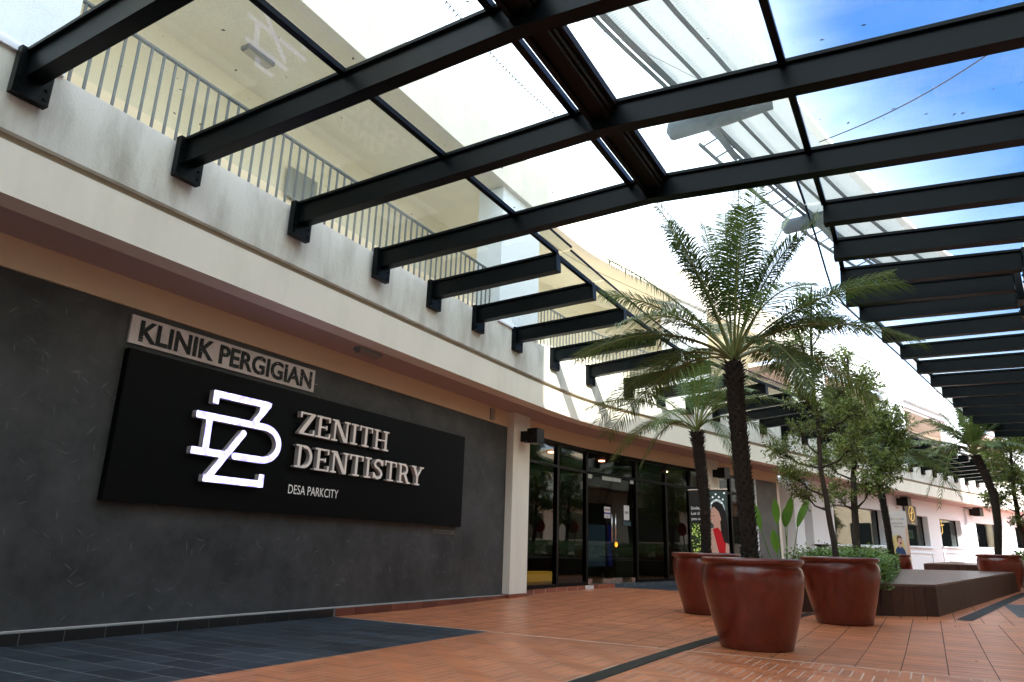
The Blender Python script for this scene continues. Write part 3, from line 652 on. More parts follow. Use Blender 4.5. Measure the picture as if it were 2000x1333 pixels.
# ------------------------------------------------------------------ signs on the dark wall
sg = thing('dental_sign', 'long black sign board with lit ZD monogram and pale ZENITH DENTISTRY letters', 'sign', (-6.34, 6.7, 1.86))
mb = MB(); mb.box(-6.419,3.84,1.155,-6.34,9.63,2.56); bd = mb.build('board', M['board'], sg)
def pl_w(x):
    return lambda u, v, w_: (x + w_, u, v)
logo = [rect(4.77,2.305,5.51,2.31,.072), rect(4.806,2.20,4.806,2.34,.072), cap([(5.505,2.31),(5.345,2.10)], .072), poly([(5.39,2.27),(5.55,2.345),(5.53,2.30),(5.46,2.20),(5.38,2.20)]),
        rect(4.60,2.062,5.48,2.062,.072), rect(4.60,1.70,5.0,1.70,.072), rect(4.765,2.06,4.765,1.70,.075), cap([(5.13,1.70),(5.5,1.70)], .072),
        cap([(5.48+.232*math.sin(t_), 1.881+.181*math.cos(t_)) for t_ in np.linspace(0, math.pi, 26)], .072),
        cap([(5.21,1.95),(4.84,1.45)], .074), rect(4.785,1.443,5.56,1.443,.072), rect(5.524,1.41,5.524,1.548,.072)]
LG = mat('lit_monogram_face', (.9,.9,1), .4, emit=((.80,.78,1.0), .80))
tn = LG.node_tree; nz = tn.nodes.new('ShaderNodeTexNoise'); nz.inputs['Scale'].default_value = 14; nz.inputs['Detail'].default_value = 1; tco = tn.nodes.new('ShaderNodeTexCoord'); tn.links.new(tco.outputs['Object'], nz.inputs['Vector'])
cr = tn.nodes.new('ShaderNodeValToRGB'); cr.color_ramp.elements[0].position = .38; cr.color_ramp.elements[0].color = (.22,.19,.80,1); cr.color_ramp.elements[1].position = .56; cr.color_ramp.elements[1].color = (.62,.60,1,1)
tn.links.new(nz.outputs[0], cr.inputs[0]); tn.links.new(cr.outputs[0], tn.nodes['Principled BSDF'].inputs['Emission Color'])
mb = MB(); sdf(mb, logo, (4.5,1.33,5.85,2.42), .012, pl_w(-6.335), .065, 0, 1); mb.build('monogram', [LG, mat('pale_letter_side', (.50,.45,.45), .5)], sg)
# slab-serif letters
T_, t_, h_ = .14, .07, .075
def serif(x, y, wd=.34): return rect(x-wd/2, y, x+wd/2, y, h_)
GL = {
 'Z': (.80, [rect(.04,.957,.78,.957,h_), rect(.02,.043,.80,.043,h_), poly([(.56,.93),(.78,.93),(.24,.07),(.02,.07)]), rect(.075,.74,.075,1,.09), rect(.755,0,.755,.27,.09)]),
 'E': (.80, [rect(.2,0,.2,1,T_), serif(.15,.043,.3), serif(.15,.957,.3), rect(.1,.957,.73,.957,h_), rect(.2,.5,.58,.5,t_), rect(.1,.043,.78,.043,h_), rect(.70,.76,.70,1,.085), rect(.745,0,.745,.26,.085), rect(.56,.40,.56,.60,.07)]),
 'N': (1.0, [rect(.17,0,.17,1,.10), rect(.85,0,.85,1,.10), poly([(.12,1),(.32,1),(.90,0),(.70,0)]), serif(.17,.043,.34), serif(.12,.957,.26), serif(.85,.957,.34)]),
 'I': (.46, [rect(.23,0,.23,1,T_), serif(.23,.043,.42), serif(.23,.957,.42)]),
 'T': (.84, [rect(.42,0,.42,1,T_), rect(.02,.957,.82,.957,h_), rect(.06,.74,.06,1,.085), rect(.78,.74,.78,1,.085), serif(.42,.043,.42)]),
 'H': (1.0, [rect(.2,0,.2,1,T_), rect(.8,0,.8,1,T_), rect(.2,.5,.8,.5,t_), serif(.2,.043,.4), serif(.2,.957,.4), serif(.8,.043,.4), serif(.8,.957,.4)]),
 'D': (.92, [rect(.2,0,.2,1,T_), serif(.16,.043,.32), serif(.16,.957,.32), rect(.2,.957,.45,.957,h_), rect(.2,.043,.45,.043,h_), cap([(.42+.36*math.sin(a), .5+.435*math.cos(a)) for a in np.linspace(0, math.pi, 18)], .13)]),
 'S': (.72, [cap([(.60,.76),(.52,.90),(.38,.94),(.22,.90),(.13,.75),(.20,.61),(.38,.52),(.54,.41),(.60,.26),(.52,.11),(.35,.055),(.20,.10),(.12,.24)], .125), rect(.63,.68,.63,.97,.07), rect(.085,.03,.085,.32,.07)]),
 'R': (.90, [rect(.2,0,.2,1,T_), serif(.2,.043,.4), serif(.16,.957,.32), rect(.2,.957,.48,.957,h_), rect(.2,.47,.48,.47,t_), cap([(.46+.19*math.sin(a), .715+.235*math.cos(a)) for a in np.linspace(0, math.pi, 14)], .13), poly([(.40,.5),(.58,.5),(.84,.0),(.66,.0)]), serif(.80,.043,.26)]),
 'Y': (.92, [rect(.46,0,.46,.5,T_), poly([(.10,.97),(.29,.97),(.54,.48),(.40,.42)]), poly([(.72,.97),(.83,.97),(.52,.42),(.42,.5)]), serif(.46,.043,.40), serif(.19,.957,.36), serif(.78,.957,.30)]),
}
lm = mat('pale_letter_face', (.68,.60,.55), .5, emit=((.8,.70,.62), .05)); ls_ = mat('letter_side', (.42,.37,.35), .6)
def serif_text(txt, u0, u1, z0, z1, x, dp, parent):
    hgt = z1-z0; gap = .06; tot = sum(GL[c][0] for c in txt) + gap*(len(txt)-1); k = (u1-u0)/tot; u = u0
    for c in txt:
        wv, fs = GL[c]; mb = MB()
        sdf(mb, fs, (-.05,-.05,wv+.08,1.05), .022, (lambda a, b, w_, u=u: (x+w_, u+a*k, z0+b*hgt)), dp, 0, 1)
        mb.build('letter', [lm, ls_], parent); u += (wv+gap)*k
serif_text('ZENITH', 5.99, 7.645, 2.07, 2.335, -6.335, .06, sg)
serif_text('DENTISTRY', 5.985, 8.48, 1.682, 1.947, -6.335, .06, sg)
flatw = mat('white_vinyl', (.72,.70,.66), .5, emit=((.8,.78,.74), .07))
tw = text_width('DESA PARKCITY', .148)
mb = MB(); text_mesh(mb, 'DESA PARKCITY', .148, lambda u, v, w_: (-6.337+w_, 5.985+u, 1.384+v), xs=.825/tw, bold=-.0005); mb.build('small_lettering', flatw, sg)
# KLINIK PERGIGIAN plate
kp = thing('clinic_plate', 'pale plastic-wrapped plate reading KLINIK PERGIGIAN above the black sign board', 'sign', (-6.4, 5.05, 2.76))
mb = MB(); mb.box(-6.419,3.838,2.623,-6.395,6.27,2.90); mb.build('plate', mat('pinkish_acrylic', (.66,.59,.59), .22, noise=(6, (.52,.46,.45), .4, .75), bump=(7, .5)), kp)
tw = text_width('KLINIK PERGIGIAN', .285)
mb = MB(); text_mesh(mb, 'KLINIK PERGIGIAN', .285, lambda u, v, w_: (-6.392+w_, 3.92+u, 2.665+v), .006, xs=2.27/tw, bold=.0075); mb.build('lettering', M['black'], kp)
mb = MB()
for k in range(46):      # creases and tears of the clear film
    cy = rng.uniform(3.9, 6.2) if k % 2 else rng.choice([4.25, 4.62, 5.45, 5.95, 6.2]) + rng.normal(0, .05); cz = rng.uniform(2.64, 2.88); an = rng.uniform(0, 3.1); ln = rng.uniform(.02, .07)
    a = np.array([cy, cz]); b = a + ln*np.array([math.cos(an), math.sin(an)]); b[1] = min(max(b[1], 2.63), 2.895)
    mb.tube([(-6.3835, a[0], a[1]), (-6.382, (a[0]+b[0])/2+.004, (a[1]+b[1])/2), (-6.3835, b[0], b[1])], .0016, 4)
mb.build('film_creases', mat('clear_film_highlight', (.75,.7,.68), .2), kp)
# small engraved plate
t = thing('name_plate', 'tiny dark name plate under the right end of the black sign board', 'plate', (-6.415, 9.2, 1.07))
mb = MB(); mb.box(-6.419,8.98,1.035,-6.41,9.56,1.095); mb.build('plate', mat('dull_plate', (.10,.095,.085), .4), t)
mb = MB(); text_mesh(mb, 'Zenith Dentistry clinic', .05, lambda u, v, w_: (-6.4085, 9.0+u, 1.05+v)); mb.build('lettering', M['black'], t)

# ------------------------------------------------------------------ canopy
ZW, ZR = 4.36, 4.50                 # glass line at the left wall / at the ridge
XR = -2.07
def ztop(x): return ZW + (ZR-ZW)*(x+5.55)/(XR+5.55) if x <= XR else ZR - (ZR-4.30)*(x-XR)/(1.37-XR)
def beam(par, a, b, tapered=True):
    """a: wall end, b: free end (top line)"""
    m_ = MB(); a = Vector(a); b = Vector(b)
    m_.bar(a - Vector((0,0,.045)), b - Vector((0,0,.045)), .125, .205)                     # web box
    m_.bar(a - Vector((0,0,.015)), b - Vector((0,0,.015)), .185, .029)         # top flange
    m_.bar(a, b, .05, .0145)                                                              # glazing bar
    m_.build('beam', M['steel'], par)
def bracket(par, p, n, wd=.26, zt=4.36, zb=3.97, dp=.07):
    """plate on the parapet; p on the face, n outward"""
    n = Vector((n[0], n[1], 0)).normalized(); s_ = Vector((-n.y, n.x, 0)); P = []
    m_ = MB()
    for z in (zb, zt):
        for u, d in ((-1, 0), (1, 0), (1, 1), (-1, 1)): q = Vector((p[0], p[1], z)) + s_*u*wd/2 + n*d*dp; P.append(q)
    m_.hexa(P)
    for u in (-.36, .36):
        for z in (zb+.05, zb+.13):
            c = Vector((p[0], p[1], z)) + s_*u*wd + n*(dp-.002); m_.tube([c, c+n*.016], .014, 6)
    m_.build('bracket', M['steel'], par)
def pane(par, pts, th=.010):
    m_ = MB(); m_.hexa([(*p[:2], p[2]) for p in pts] + [(*p[:2], p[2]+th) for p in pts]); m_.build('glass_pane', M['glassroof'], par)
# full-span bays
CA = thing('glass_canopy', 'dark steel and glass canopy spanning the whole walkway overhead', 'canopy', (-2.07, 4, 4.4))
YB = [.8, 2.2, 3.56, 4.95, 6.31]
for y in YB:
    beam(CA, (-5.48, y, ztop(-5.48)+.012), (XR, y, ZR+.012)); beam(CA, (1.37, y, ztop(1.37)+.012), (XR-.001, y+.0005, ZR+.0125))
    bracket(CA, (-5.55, y), (1, 0)); bracket(CA, (1.37, y), (-1, 0), zt=4.31, zb=3.92)
def lbar(par, x0, y0, y1, wd, ht, z=None, name='purlin', m='steel', dz=.01):
    m_ = MB(); zz = (ztop(x0) if z is None else z) + dz; m_.bar((x0,y0,zz), (x0,y1,zz), wd, ht, mi=0); m_.build(name, M[m], par)
for i in range(len(YB)-1):
    y0, y1 = YB[i]+.077, YB[i+1]-.077
    for x in (-3.61, -.55): lbar(CA, x, y0, y1, .055, .05); 
    lbar(CA, -2.245, y0, y1, .06, .06)
    m_ = MB(); m_.box(-2.13,y0,ZR-.12,-1.90,y1,ZR+.0); m_.box(-2.115,y0,ZR-.155,-2.075,y1,ZR-.121); m_.box(-1.965,y0,ZR-.155,-1.925,y1,ZR-.121); m_.box(-1.899,y0,ZR-.07,-1.86,y1,ZR+.0); m_.build('gutter', M['gutter'], CA)
    g0, g1 = YB[i]+.03, YB[i+1]-.03
    for xa, xb in ((-5.5,-3.64),(-3.58,-2.2),(-1.86,-.58),(-.52,1.33)):
        pane(CA, [(xa,g0,ztop(xa)+.013),(xb,g0,ztop(xb)+.013),(xb,g1,ztop(xb)+.013),(xa,g1,ztop(xa)+.013)])
        e_ = MB()
        for yy in (g0+.005, g1-.015): e_.hexa([(xa,yy,ztop(xa)+.006),(xb,yy,ztop(xb)+.006),(xb,yy+.01,ztop(xb)+.006),(xa,yy+.01,ztop(xa)+.006),(xa,yy,ztop(xa)+.0125),(xb,yy,ztop(xb)+.0125),(xb,yy+.01,ztop(xb)+.0125),(xa,yy+.01,ztop(xa)+.0125)])
        e_.build('gasket', M['gasket'], CA)
m_ = MB()      # dead leaves and grit lying on the panes
for k in range(170):
    x = random.uniform(-5.3, 1.2); y = random.uniform(2.3, 6.2); sz_ = random.choice((.006, .008, .012, .02)); a = random.uniform(0, 6.28)
    if random.random() < .4: y = random.choice(YB[1:]) - .12 - abs(random.gauss(0, .06))
    z = ztop(x) + .026; c, s_ = math.cos(a)*sz_, math.sin(a)*sz_
    m_.add([(x-c,y-s_,z),(x+s_*.5,y-c*.5,z+.002),(x+c,y+s_,z),(x-s_*.5,y+c*.5,z+.003)], [(0,1,2,3)])
m_.build('debris', mat('dead_leaf_bits', (.05,.035,.02), .9), CA)
# cantilevered bays on both sides beyond the opening
def cantilever(par, pts):
    """pts: list of (wall point, tip point, wall z, tip z)"""
    for (wp, tp, zw, zt) in pts:
        w3, t3 = Vector((*wp, zw+.012)), Vector((*tp, zt+.012)); n = (t3-w3); beam(par, w3 + n.normalized()*.07, t3)
        bracket(par, wp, (n.x, n.y), zt=zw, zb=zw-.39)
    for (w0, t0, zw, zt), (w1, t1, _, _) in zip(pts[:-1], pts[1:]):
        w0, t0, w1, t1 = (Vector((*p, 0)) for p in (w0, t0, w1, t1))
        d0 = (t0-w0).normalized(); d1 = (t1-w1).normalized()
        e = []
        a0, a1 = t0 - d0*.03, t1 - d1*.03; sd = (a1-a0).normalized()
        m_ = MB(); m_.bar((*(a0+sd*.077).xy, zt+.009), (*(a1-sd*.077).xy, zt+.009), .05, .055); m_.build('purlin', M['steel'], par)
        m_ = MB(); b0, b1 = t0 + d0*.17, t1 + d1*.17; m_.bar((*b0.xy, zt+.028), (*b1.xy, zt+.028), .02, .02); m_.build('edge_trim', M['steel'], par)
        P = [w0+d0*.05+sd*.03, t0+d0*.16+sd*.03, t1+d1*.16-sd*.03, w1+d1*.05-sd*.03]; Z = [zw+.013, zt+.02, zt+.02, zw+.013]
        pane(par, [(p.x, p.y, z) for p, z in zip(P, Z)])
CL = thing('glass_canopy', 'left run of cantilevered dark beams and glass above the shopfronts', 'canopy', (-5, 20, 4.3))
SL = [6.31, 7.5, 8.65, 9.85, 11.2, 12.6, 13.95, 15.15] + [15.15+1.19*i for i in range(1, 20)]
pts = [(F.at(q, 0), F.at(q, -1.93), 4.36, 4.445) for q in SL]
cantilever(CL, [(pts[0][0], pts[0][1], 4.36, 4.445)] + pts[1:]) if False else cantilever(CL, pts[1:])
# glass between the last full beam and the first cantilever
p0, p1 = pts[0], pts[1]
pane(CL, [(-5.5,6.345,4.373),(-3.46,6.345,4.462),(-3.46,7.46,4.462),(-5.5,7.46,4.373)])
for xx, wd in ((-3.65,.05),(-3.45,.02)):
    m_ = MB(); m_.bar((xx,6.39,4.455 if wd>.03 else 4.475),(xx,7.42,4.455 if wd>.03 else 4.475), wd, .05 if wd>.03 else .02); m_.build('purlin', M['steel'], CL)
CRR = thing('glass_canopy', 'right run of cantilevered dark beams and glass receding along the street', 'canopy', (1, 14, 4.3))
TIP = [(-.56,7.42),(-.57,8.45),(-.59,9.42),(-.60,10.22),(-.49,11.05),(-.26,12.3)] + [(.0+.0,0)]*0
TIP += [(-.04,13.5),(.19,14.75),(.41,16.0),(.62,17.2),(.84,18.4),(1.07,19.6),(1.32,20.85),(1.6,22.1),(1.92,23.3),(2.3,24.5),(2.7,25.7),(3.15,26.9)]
rp = []
for i, (x, y) in enumerate(TIP):
    th = float(np.interp(y, [9, 10.3, 12, 20, 26], [0, 3, 11, 12.5, 18])); wl = 1.95
    rp.append(((x+wl*math.cos(rad(th)), y-wl*math.sin(rad(th))), (x, y), 4.30, 4.405))
cantilever(CRR, rp)
pane(CRR, [(1.33,6.345,4.315),(-.72,6.345,4.43),(-.72,7.38,4.43),(1.33,7.46,4.315)])
for xx, wd in ((-.55,.05),(-.73,.02)):
    m_ = MB(); m_.bar((xx,6.39,4.41 if wd>.03 else 4.43),(xx,7.36,4.41 if wd>.03 else 4.43), wd, .05 if wd>.03 else .02); m_.build('purlin', M['steel'], CRR)

# ------------------------------------------------------------------ right building (mostly out of frame, mirrored in the glass)
RB = thing('opposite_building', 'cream building edge at the right border holding the right canopy run', 'building', (2, 8, 0))
mb = MB(); sweep(mb, RC, -6, 37, -.3, 0, 3.22, 3.62); mb.build('lower_fascia', M['cream'], RB)
mb = MB(); sweep(mb, RC, -6, 37, -.3, -.06, 3.62, 3.70); mb.build('shadow_groove', mat('groove_shade_brown', (.26,.17,.13), .8), RB)  # brown stands for the shadow line below the parapet
mb = MB(); sweep(mb, RC, -6, 37, -.3, 0, 3.70, 4.33); mb.build('parapet', M['cream'], RB)
mb = MB(); sweep(mb, RC, -6, 37, -1.2, -.3, 3.235, 3.3); mb.build('soffit', M['soffit'], RB)
mb = MB(); wgz(mb, RC, -6, 37, -1.4, -1.1, -.1, 3.235); mb.build('ground_wall', M['cream'], RB)
for q in (0, 5, 10, 15, 20, 25, 30):
    mb = MB()
    wgz(mb, RC, q+.8, q+4.0, -1.099, -1.06, 1.0, 2.7); mb.build('window', M['frame'], RB)
mb = MB(); sweep(mb, RC, -6, 31, -3.3, -3.0, 4.2, 11.6); sweep(mb, RC, -6, 24, -3.0, -.3, 4.0, 4.2); mb.build('upper_wall', M['wallcream'], RB)  # unseen set-back wall, height and length shaped to shade the lower left front
mb = MB(); sweep(mb, RC, -6, 2.6, -4.6, -3.31, 4.2, 17); mb.build('sun_blocker', M['cream'], RB)  # unseen block added to keep the sun off the near left facade
for q in (-2.5, 4.4):
    mb = MB(); sweep(mb, RC, q, q+1.1, -.4, -.02, 4.33, 6.7); mb.build('upper_column', M['white'], RB)
# blocks closing the far end of the street
t = thing('street_end_building', 'pale pinkish building glimpsed behind the farthest tree', 'building', (9, 46, .6))
mb = MB(); mb.box(4.5,50,0,26,54,9); mb.build('wall', M['beige'], t)
mb = MB()
for i in range(5): mb.box(6+i*3,49.9,1.5,7.6+i*3,49.99,3.3)
mb.build('window', M['frame'], t)

t = thing('rear_sky_blocker', 'unseen cream wall and solid roof added behind the viewpoint to block skylight', 'building', (-2, -6, 0))  # out of view, added to darken the near end of the left wall
mb = MB(); mb.box(-12,-9,0,8,-6,8); mb.build('wall', M['cream'], t)
mb = MB(); mb.box(-5.3,-6,4.55,1.2,-1.2,4.75); mb.build('roof', M['greywall'], t)
# ------------------------------------------------------------------ high curved roof between the buildings
HR = thing('covered_walkway_roof', 'curved corrugated metal roof on grey tube trusses high above the glass canopy', 'roof', (0, 14, 10))
IN = Curve([(-6.1,4.0),(-5.85,8.2),(-5.38,12.6),(-4.65,16.1),(-3.72,20.5),(-2.72,24.7),(-1.46,29.0),(.27,33.8),(2.9,38.6)], 0)
W_ = 2.15
Ls = IN.S[-1]; mb = MB(); vs = []; fs = []; st = .047; n = int(Ls/st)
for i in range(n+1):
    q = i*st; a = IN.at(q, 0); b = IN.at(q, -W_); dz = .03*(i % 2)
    vs += [(a[0],a[1],12.93+dz),(b[0],b[1],13.07+dz)]
for i in range(n): fs.append((2*i, 2*i+1, 2*i+3, 2*i+2))
mb.add(vs, fs); mb.build('corrugated_sheet', M['metalroof'], HR)
for off, r_, z in ((-.12,.09,12.8),(-.75,.055,12.85),(-1.45,.065,12.88)):
    mb = MB(); P = [(*IN.at(q, off), z) for q in np.arange(0, Ls, 1.0)]; mb.tube(P, r_, 6); mb.build('purlin', M['truss'], HR)
mb = MB(); P = [(*IN.at(q, -W_-.06), 13.0) for q in np.arange(0, Ls, .8)]
for a, b in zip(P[:-1], P[1:]): mb.bar(a, b, .24, .13)
mb.build('gutter', M['white'], HR)
for off, z in ((.02,12.7),(.55,12.62)):
    mb = MB(); mb.tube([(*IN.at(q, off), z) for q in np.arange(15 if off>.2 else 0, Ls, 1.0)], .06, 6); mb.build('lattice_rail', M['truss'], HR)
for q in np.arange(15.2, Ls, .82):
    mb = MB(); mb.tube([(*IN.at(q, -.1), 12.78), (*IN.at(q, .58), 12.62)], .028, 5); mb.build('lattice_bar', M['truss'], HR)
for q in (5.6, 13.6, 21.6, 28.7):
    mb = MB(); mb.tube([(*IN.at(q-.1,.78),12.36),(*IN.at(q-.1,.75),12.36),(*IN.at(q-.05,.68),12.38),(*IN.at(q+.4,-.75),12.52),(*IN.at(q+.8,-1.9),12.62)], [.10,.22,.27,.25,.14], 20)
    mb.tube([(*IN.at(q+.2,-.3),12.45),(*IN.at(q+2.9,.1),12.7)], .10, 8); mb.build('tube_beam', M['truss'], HR, False)
# wires in the sky
mb = MB(); a = Vector((-1.15,15.85,10)); b = Vector((2.9,13.9,10.4)); P = []
for i in range(14):
    t_ = i/13; p = a.lerp(b, t_); p.z -= .25*math.sin(math.pi*t_)*1; P.append(p)
mb.tube(P, .014, 5); tag(mb.build('cable', M['black']), 'black cable sagging across the blue sky at the upper right', 'cable')
mb = MB(); mb.tube([(-4.8,5.6,7.9),(-4.2,10.5,10.2),(-2.9,17.8,12.7)], .007, 4); tag(mb.build('cable', M['black']), 'thin dark wire running up from the left roof to the tube beam', 'cable')
t = thing('bird_spikes', 'row of small dark bird spikes on a wire along the left roof line', 'bird spikes', (-4.6,7,7.6))
mb = MB(); W3 = Curve([(-4.62,5.0),(-4.62,7.56),(-4.48,8.9),(-4.15,10.26)], 0)
mb.tube([(*W3.at(q), 7.6) for q in np.arange(0, 5.3, .5)], .008, 4); mb.build('wire', M['black'], t)
mb = MB()
for q in np.arange(0, 5.2, .085):
    p = W3.at(q); mb.add([(p[0],p[1]-.012,7.6),(p[0],p[1]+.02,7.6),(p[0]-.09,p[1]+.03,7.57),(p[0],p[1],7.585)], [(0,1,2),(0,2,3),(1,3,2),(0,3,1)])
mb.build('spike', M['truss'], t)

# ------------------------------------------------------------------ plants
def leaflet(mb, p, d, nrm, ln, wd, droop=.25, tint=.5):
    """tapered blade of 2 segments"""
    d = d.normalized(); s_ = d.cross(nrm).normalized()*wd/2
    m1 = p + d*ln*.5 + Vector((0,0,-droop*ln*.10)); e = p + d*ln + Vector((0,0,-droop*ln*.45))
    mb.add([p-s_*.6, p+s_*.6, m1+s_, m1-s_, e], [(0,1,2,3),(3,2,4)], 0, tint)
def frond(mb, base, tip, lift, nleaf=46, ll=.30, lw=.015, tint=None, stem=None, bare=.18):
    base = Vector(base); tip = Vector(tip); ch = tip-base; L_ = ch.length
    c1 = base + ch*.45 + Vector((0,0,lift*L_)); prev = None; tn_ = random.uniform(.2,.9) if tint is None else tint
    P = []
    for i in range(17):
        t = i/16; P.append(base*(1-t)**2 + c1*2*t*(1-t) + tip*t*t)
    (stem if stem is not None else mb).tube(P, [.012*(1-.8*i/16)+.002 for i in range(17)], 4)
    for i in range(nleaf):
        t = bare + (1-bare)*i/(nleaf-1); p = base*(1-t)**2 + c1*2*t*(1-t) + tip*t*t
        d = ((c1-base)*(1-t) + (tip-c1)*t).normalized(); side = d.cross(Vector((0,0,1)))
        if side.length < .05: side = Vector((1,0,0))
        side.normalize(); upv = side.cross(d).normalized()
        env = min(1, .45+ (t-bare)*3.2) * (1 - .55*max(0, (t-.55)/.45)**1.5)
        for sg_ in (-1, 1):
            fw = .55 + .5*t + random.uniform(-.12,.12); dr = (side*sg_ + d*fw*.62 + upv*(.26+random.uniform(-.12,.12))).normalized()
            leaflet(mb, p, dr, upv, ll*env*random.uniform(.88,1.08), lw, droop=.7+.5*random.random(), tint=min(1, max(0, tn_+random.uniform(-.15,.15))))
def palm(name, label, path, rad_, crown, tips, nrand, flen, group, ll=.30, lw=.015, nleaf=46, bare=.18, root=None):
    t = thing(name, label, 'palm tree', tuple(path[0]), group)
    tr = MB(); K = 26; P = []; Rr = []
    for i in range(K+1):
        u = i/K*(len(path)-1); k = min(int(u), len(path)-2); P.append(Vector(path[k]).lerp(Vector(path[k+1]), u-k)); Rr.append(rad_[0]+(rad_[1]-rad_[0])*i/K + .006*(i % 2))
    tr.tube(P, Rr, 12)
    # old leaf-base scales spiralling up the trunk
    Ht = sum((P[i+1]-P[i]).length for i in range(K)); ns = int(Ht/.028)*5
    for j in range(ns):
        u = (j+.5)/ns*K; k = min(int(u), K-1); c = P[k].lerp(P[k+1], u-k); r_ = Rr[k]; a = j*2.399; o_ = Vector((math.cos(a), math.sin(a), 0)); s_ = Vector((-o_.y, o_.x, 0))
        h = .035+.02*random.random(); lw_ = .016; out = .022 + (.03 if u > K*.86 else 0)
        tr.add([c+o_*(r_-.004)-s_*lw_, c+o_*(r_-.004)+s_*lw_, c+o_*(r_+out)+Vector((0,0,h)), c+o_*(r_-.002)+Vector((0,0,h*.6))], [(0,1,2),(0,2,3),(1,3,2)], 0, random.random())
    tr.build('trunk', M['palmbark'], t)
    cr_ = MB(); st_ = MB(); c = Vector(crown)
    for (tp, lift) in tips: frond(cr_, c + Vector((random.uniform(-.03,.03), random.uniform(-.03,.03), random.uniform(-.05,.05))), tp, lift, nleaf, ll, lw, stem=st_, bare=bare)
    for j in range(nrand):
        a = j*2.399+.4; el = rad(random.uniform(8, 78)); L_ = flen*random.uniform(.82,1.05); d = Vector((math.cos(a)*math.cos(el), math.sin(a)*math.cos(el), math.sin(el)))
        tp = c + d*L_ + Vector((0,0,-.40*L_*math.cos(el)*random.uniform(.7,1.3))); frond(cr_, c, tp, .16+.15*math.cos(el), nleaf, ll, lw, stem=st_, bare=bare)
    cr_.build('crown', M['leaf'], t); st_.build('frond_stem', mat('frond_stem_'+'green', (.16,.18,.05), .5), t)
    if root:
        r_ = MB(); x, y, z = root
        for j in range(420):
            a = random.uniform(0, 6.28); rr = .17*math.sqrt(random.random()); ln = random.uniform(.05,.13); p = Vector((x+rr*math.cos(a), y+rr*math.sin(a), z-.02+ (.17-rr)*.6))
            leaflet(r_, p, Vector((math.cos(a)*.7+random.uniform(-.4,.4), math.sin(a)*.7+random.uniform(-.4,.4), random.uniform(-.2,.9))), Vector((0,0,1)), ln, .013, 1, random.random())
        r_.build('root_fern', mat('dry_root_fern', (.10,.085,.025), .7, vary=.6), t)
    return t
PG = 'small date palms growing in pots'
yA = 7.65
tipsA = [((-2.31,7.3,4.72),.20),((-1.75,8.3,4.95),.12),((-1.43,7.6,4.93),.10),((-1.15,7.2,4.72),.12),((-.92,8.1,4.75),.15),((-.66,7.75,4.45),.10),((-3.05,7.6,4.30),.13),((-2.75,8.3,3.95),.22),((-3.45,7.7,3.15),.28),((-3.30,7.2,2.95),.33),((.15,7.5,2.85),.30),((-.02,7.9,3.72),.16),((.05,7.2,3.35),.25),((-3.28,7.9,2.36),.42),((-2.9,8.5,2.7),.42),((-.75,6.9,2.35),.55),((-.9,8.8,2.6),.45),((-.35,8.4,2.5),.42),((-2.2,8.9,3.6),.3),((-2.55,6.6,3.1),.38),((-.6,6.5,3.2),.35),((-1.3,9.3,3.3),.35),((-2.1,7.0,4.3),.22),((-1.0,7.9,4.3),.2),((-1.9,7.8,4.6),.1),((-2.95,7.2,3.7),.22),((-.3,8.1,3.2),.3)]
palm('potted_palm', 'tallest palm with a thick dark trunk in the front red pot', [(-1.56,yA,.74),(-1.585,yA,1.5),(-1.61,yA,2.2),(-1.62,yA,2.86)], (.078,.088), (-1.62,yA,2.9), tipsA, 6, 1.9, PG, ll=.42, lw=.0130, nleaf=88, bare=.24, root=(-1.56,yA,.80))
yB = 10.9
tipsB = [((-4.7,10.7,3.10),.35),((-4.3,10.9,2.3),.55),((-3.75,10.7,2.15),.7),((-3.4,11.2,3.9),.15),((-2.9,10.8,4.0),.1),((-2.4,11.0,3.9),.12),((-1.6,10.9,3.6),.25),((-1.35,10.8,2.9),.4),((-2.2,10.6,1.9),.85),((-4.1,11.5,3.5),.25),((-1.8,11.6,2.5),.5),((-3.3,10.0,2.6),.6),((-1.9,10.2,3.1),.4),((-2.9,12.2,3.3),.4)]
palm('potted_palm', 'shorter palm with a shaggy trunk top in the rear left red pot', [(-2.86,yB,.74),(-2.84,yB,1.6),(-2.89,yB,2.2),(-2.92,yB,2.66)], (.068,.085), (-2.92,yB,2.68), tipsB, 4, 1.5, PG, ll=.32, lw=.0135, nleaf=60, bare=.25)
yF = 17.0
palm('potted_palm', 'slim palm leaning between the leafy trees and the tall pale banner', [(-.66,yF,g(yF)+.2),(-.70,yF,1.6),(-.76,yF,2.5),(-.78,yF,2.85)], (.055,.068), (-.78,yF,2.88), [((.75,16.9,2.75),.3),((.45,17.2,3.5),.2),((-1.9,17,3.0),.4),((-.4,17,4.2),.1),((-1.2,16.5,4.0),.1),((.7,17.4,2.1),.6)], 16, 1.65, PG, ll=.32, lw=.024, nleaf=34)
yD = 21.7
palm('potted_palm', 'arching palm in the far right red pot with a pale green crown', [(1.45,yD,1.0),(1.55,yD,1.8),(1.56,yD,2.5),(1.42,yD,3.1),(1.29,yD,3.5)], (.075,.095), (1.28,yD,3.55), [((-.35,21.5,3.7),.3),((-.05,21.2,3.1),.5),((.35,21.2,2.2),.9),((.1,22,2.5),.7),((2.6,21.6,3.6),.3),((1.0,21.6,4.9),.05),((1.5,21.5,5.1),.05),((1.9,21.6,4.7),.1),((.6,21.7,4.7),.1),((2.5,21.2,2.7),.6)], 22, 1.75, PG, ll=.36, lw=.028, nleaf=34)
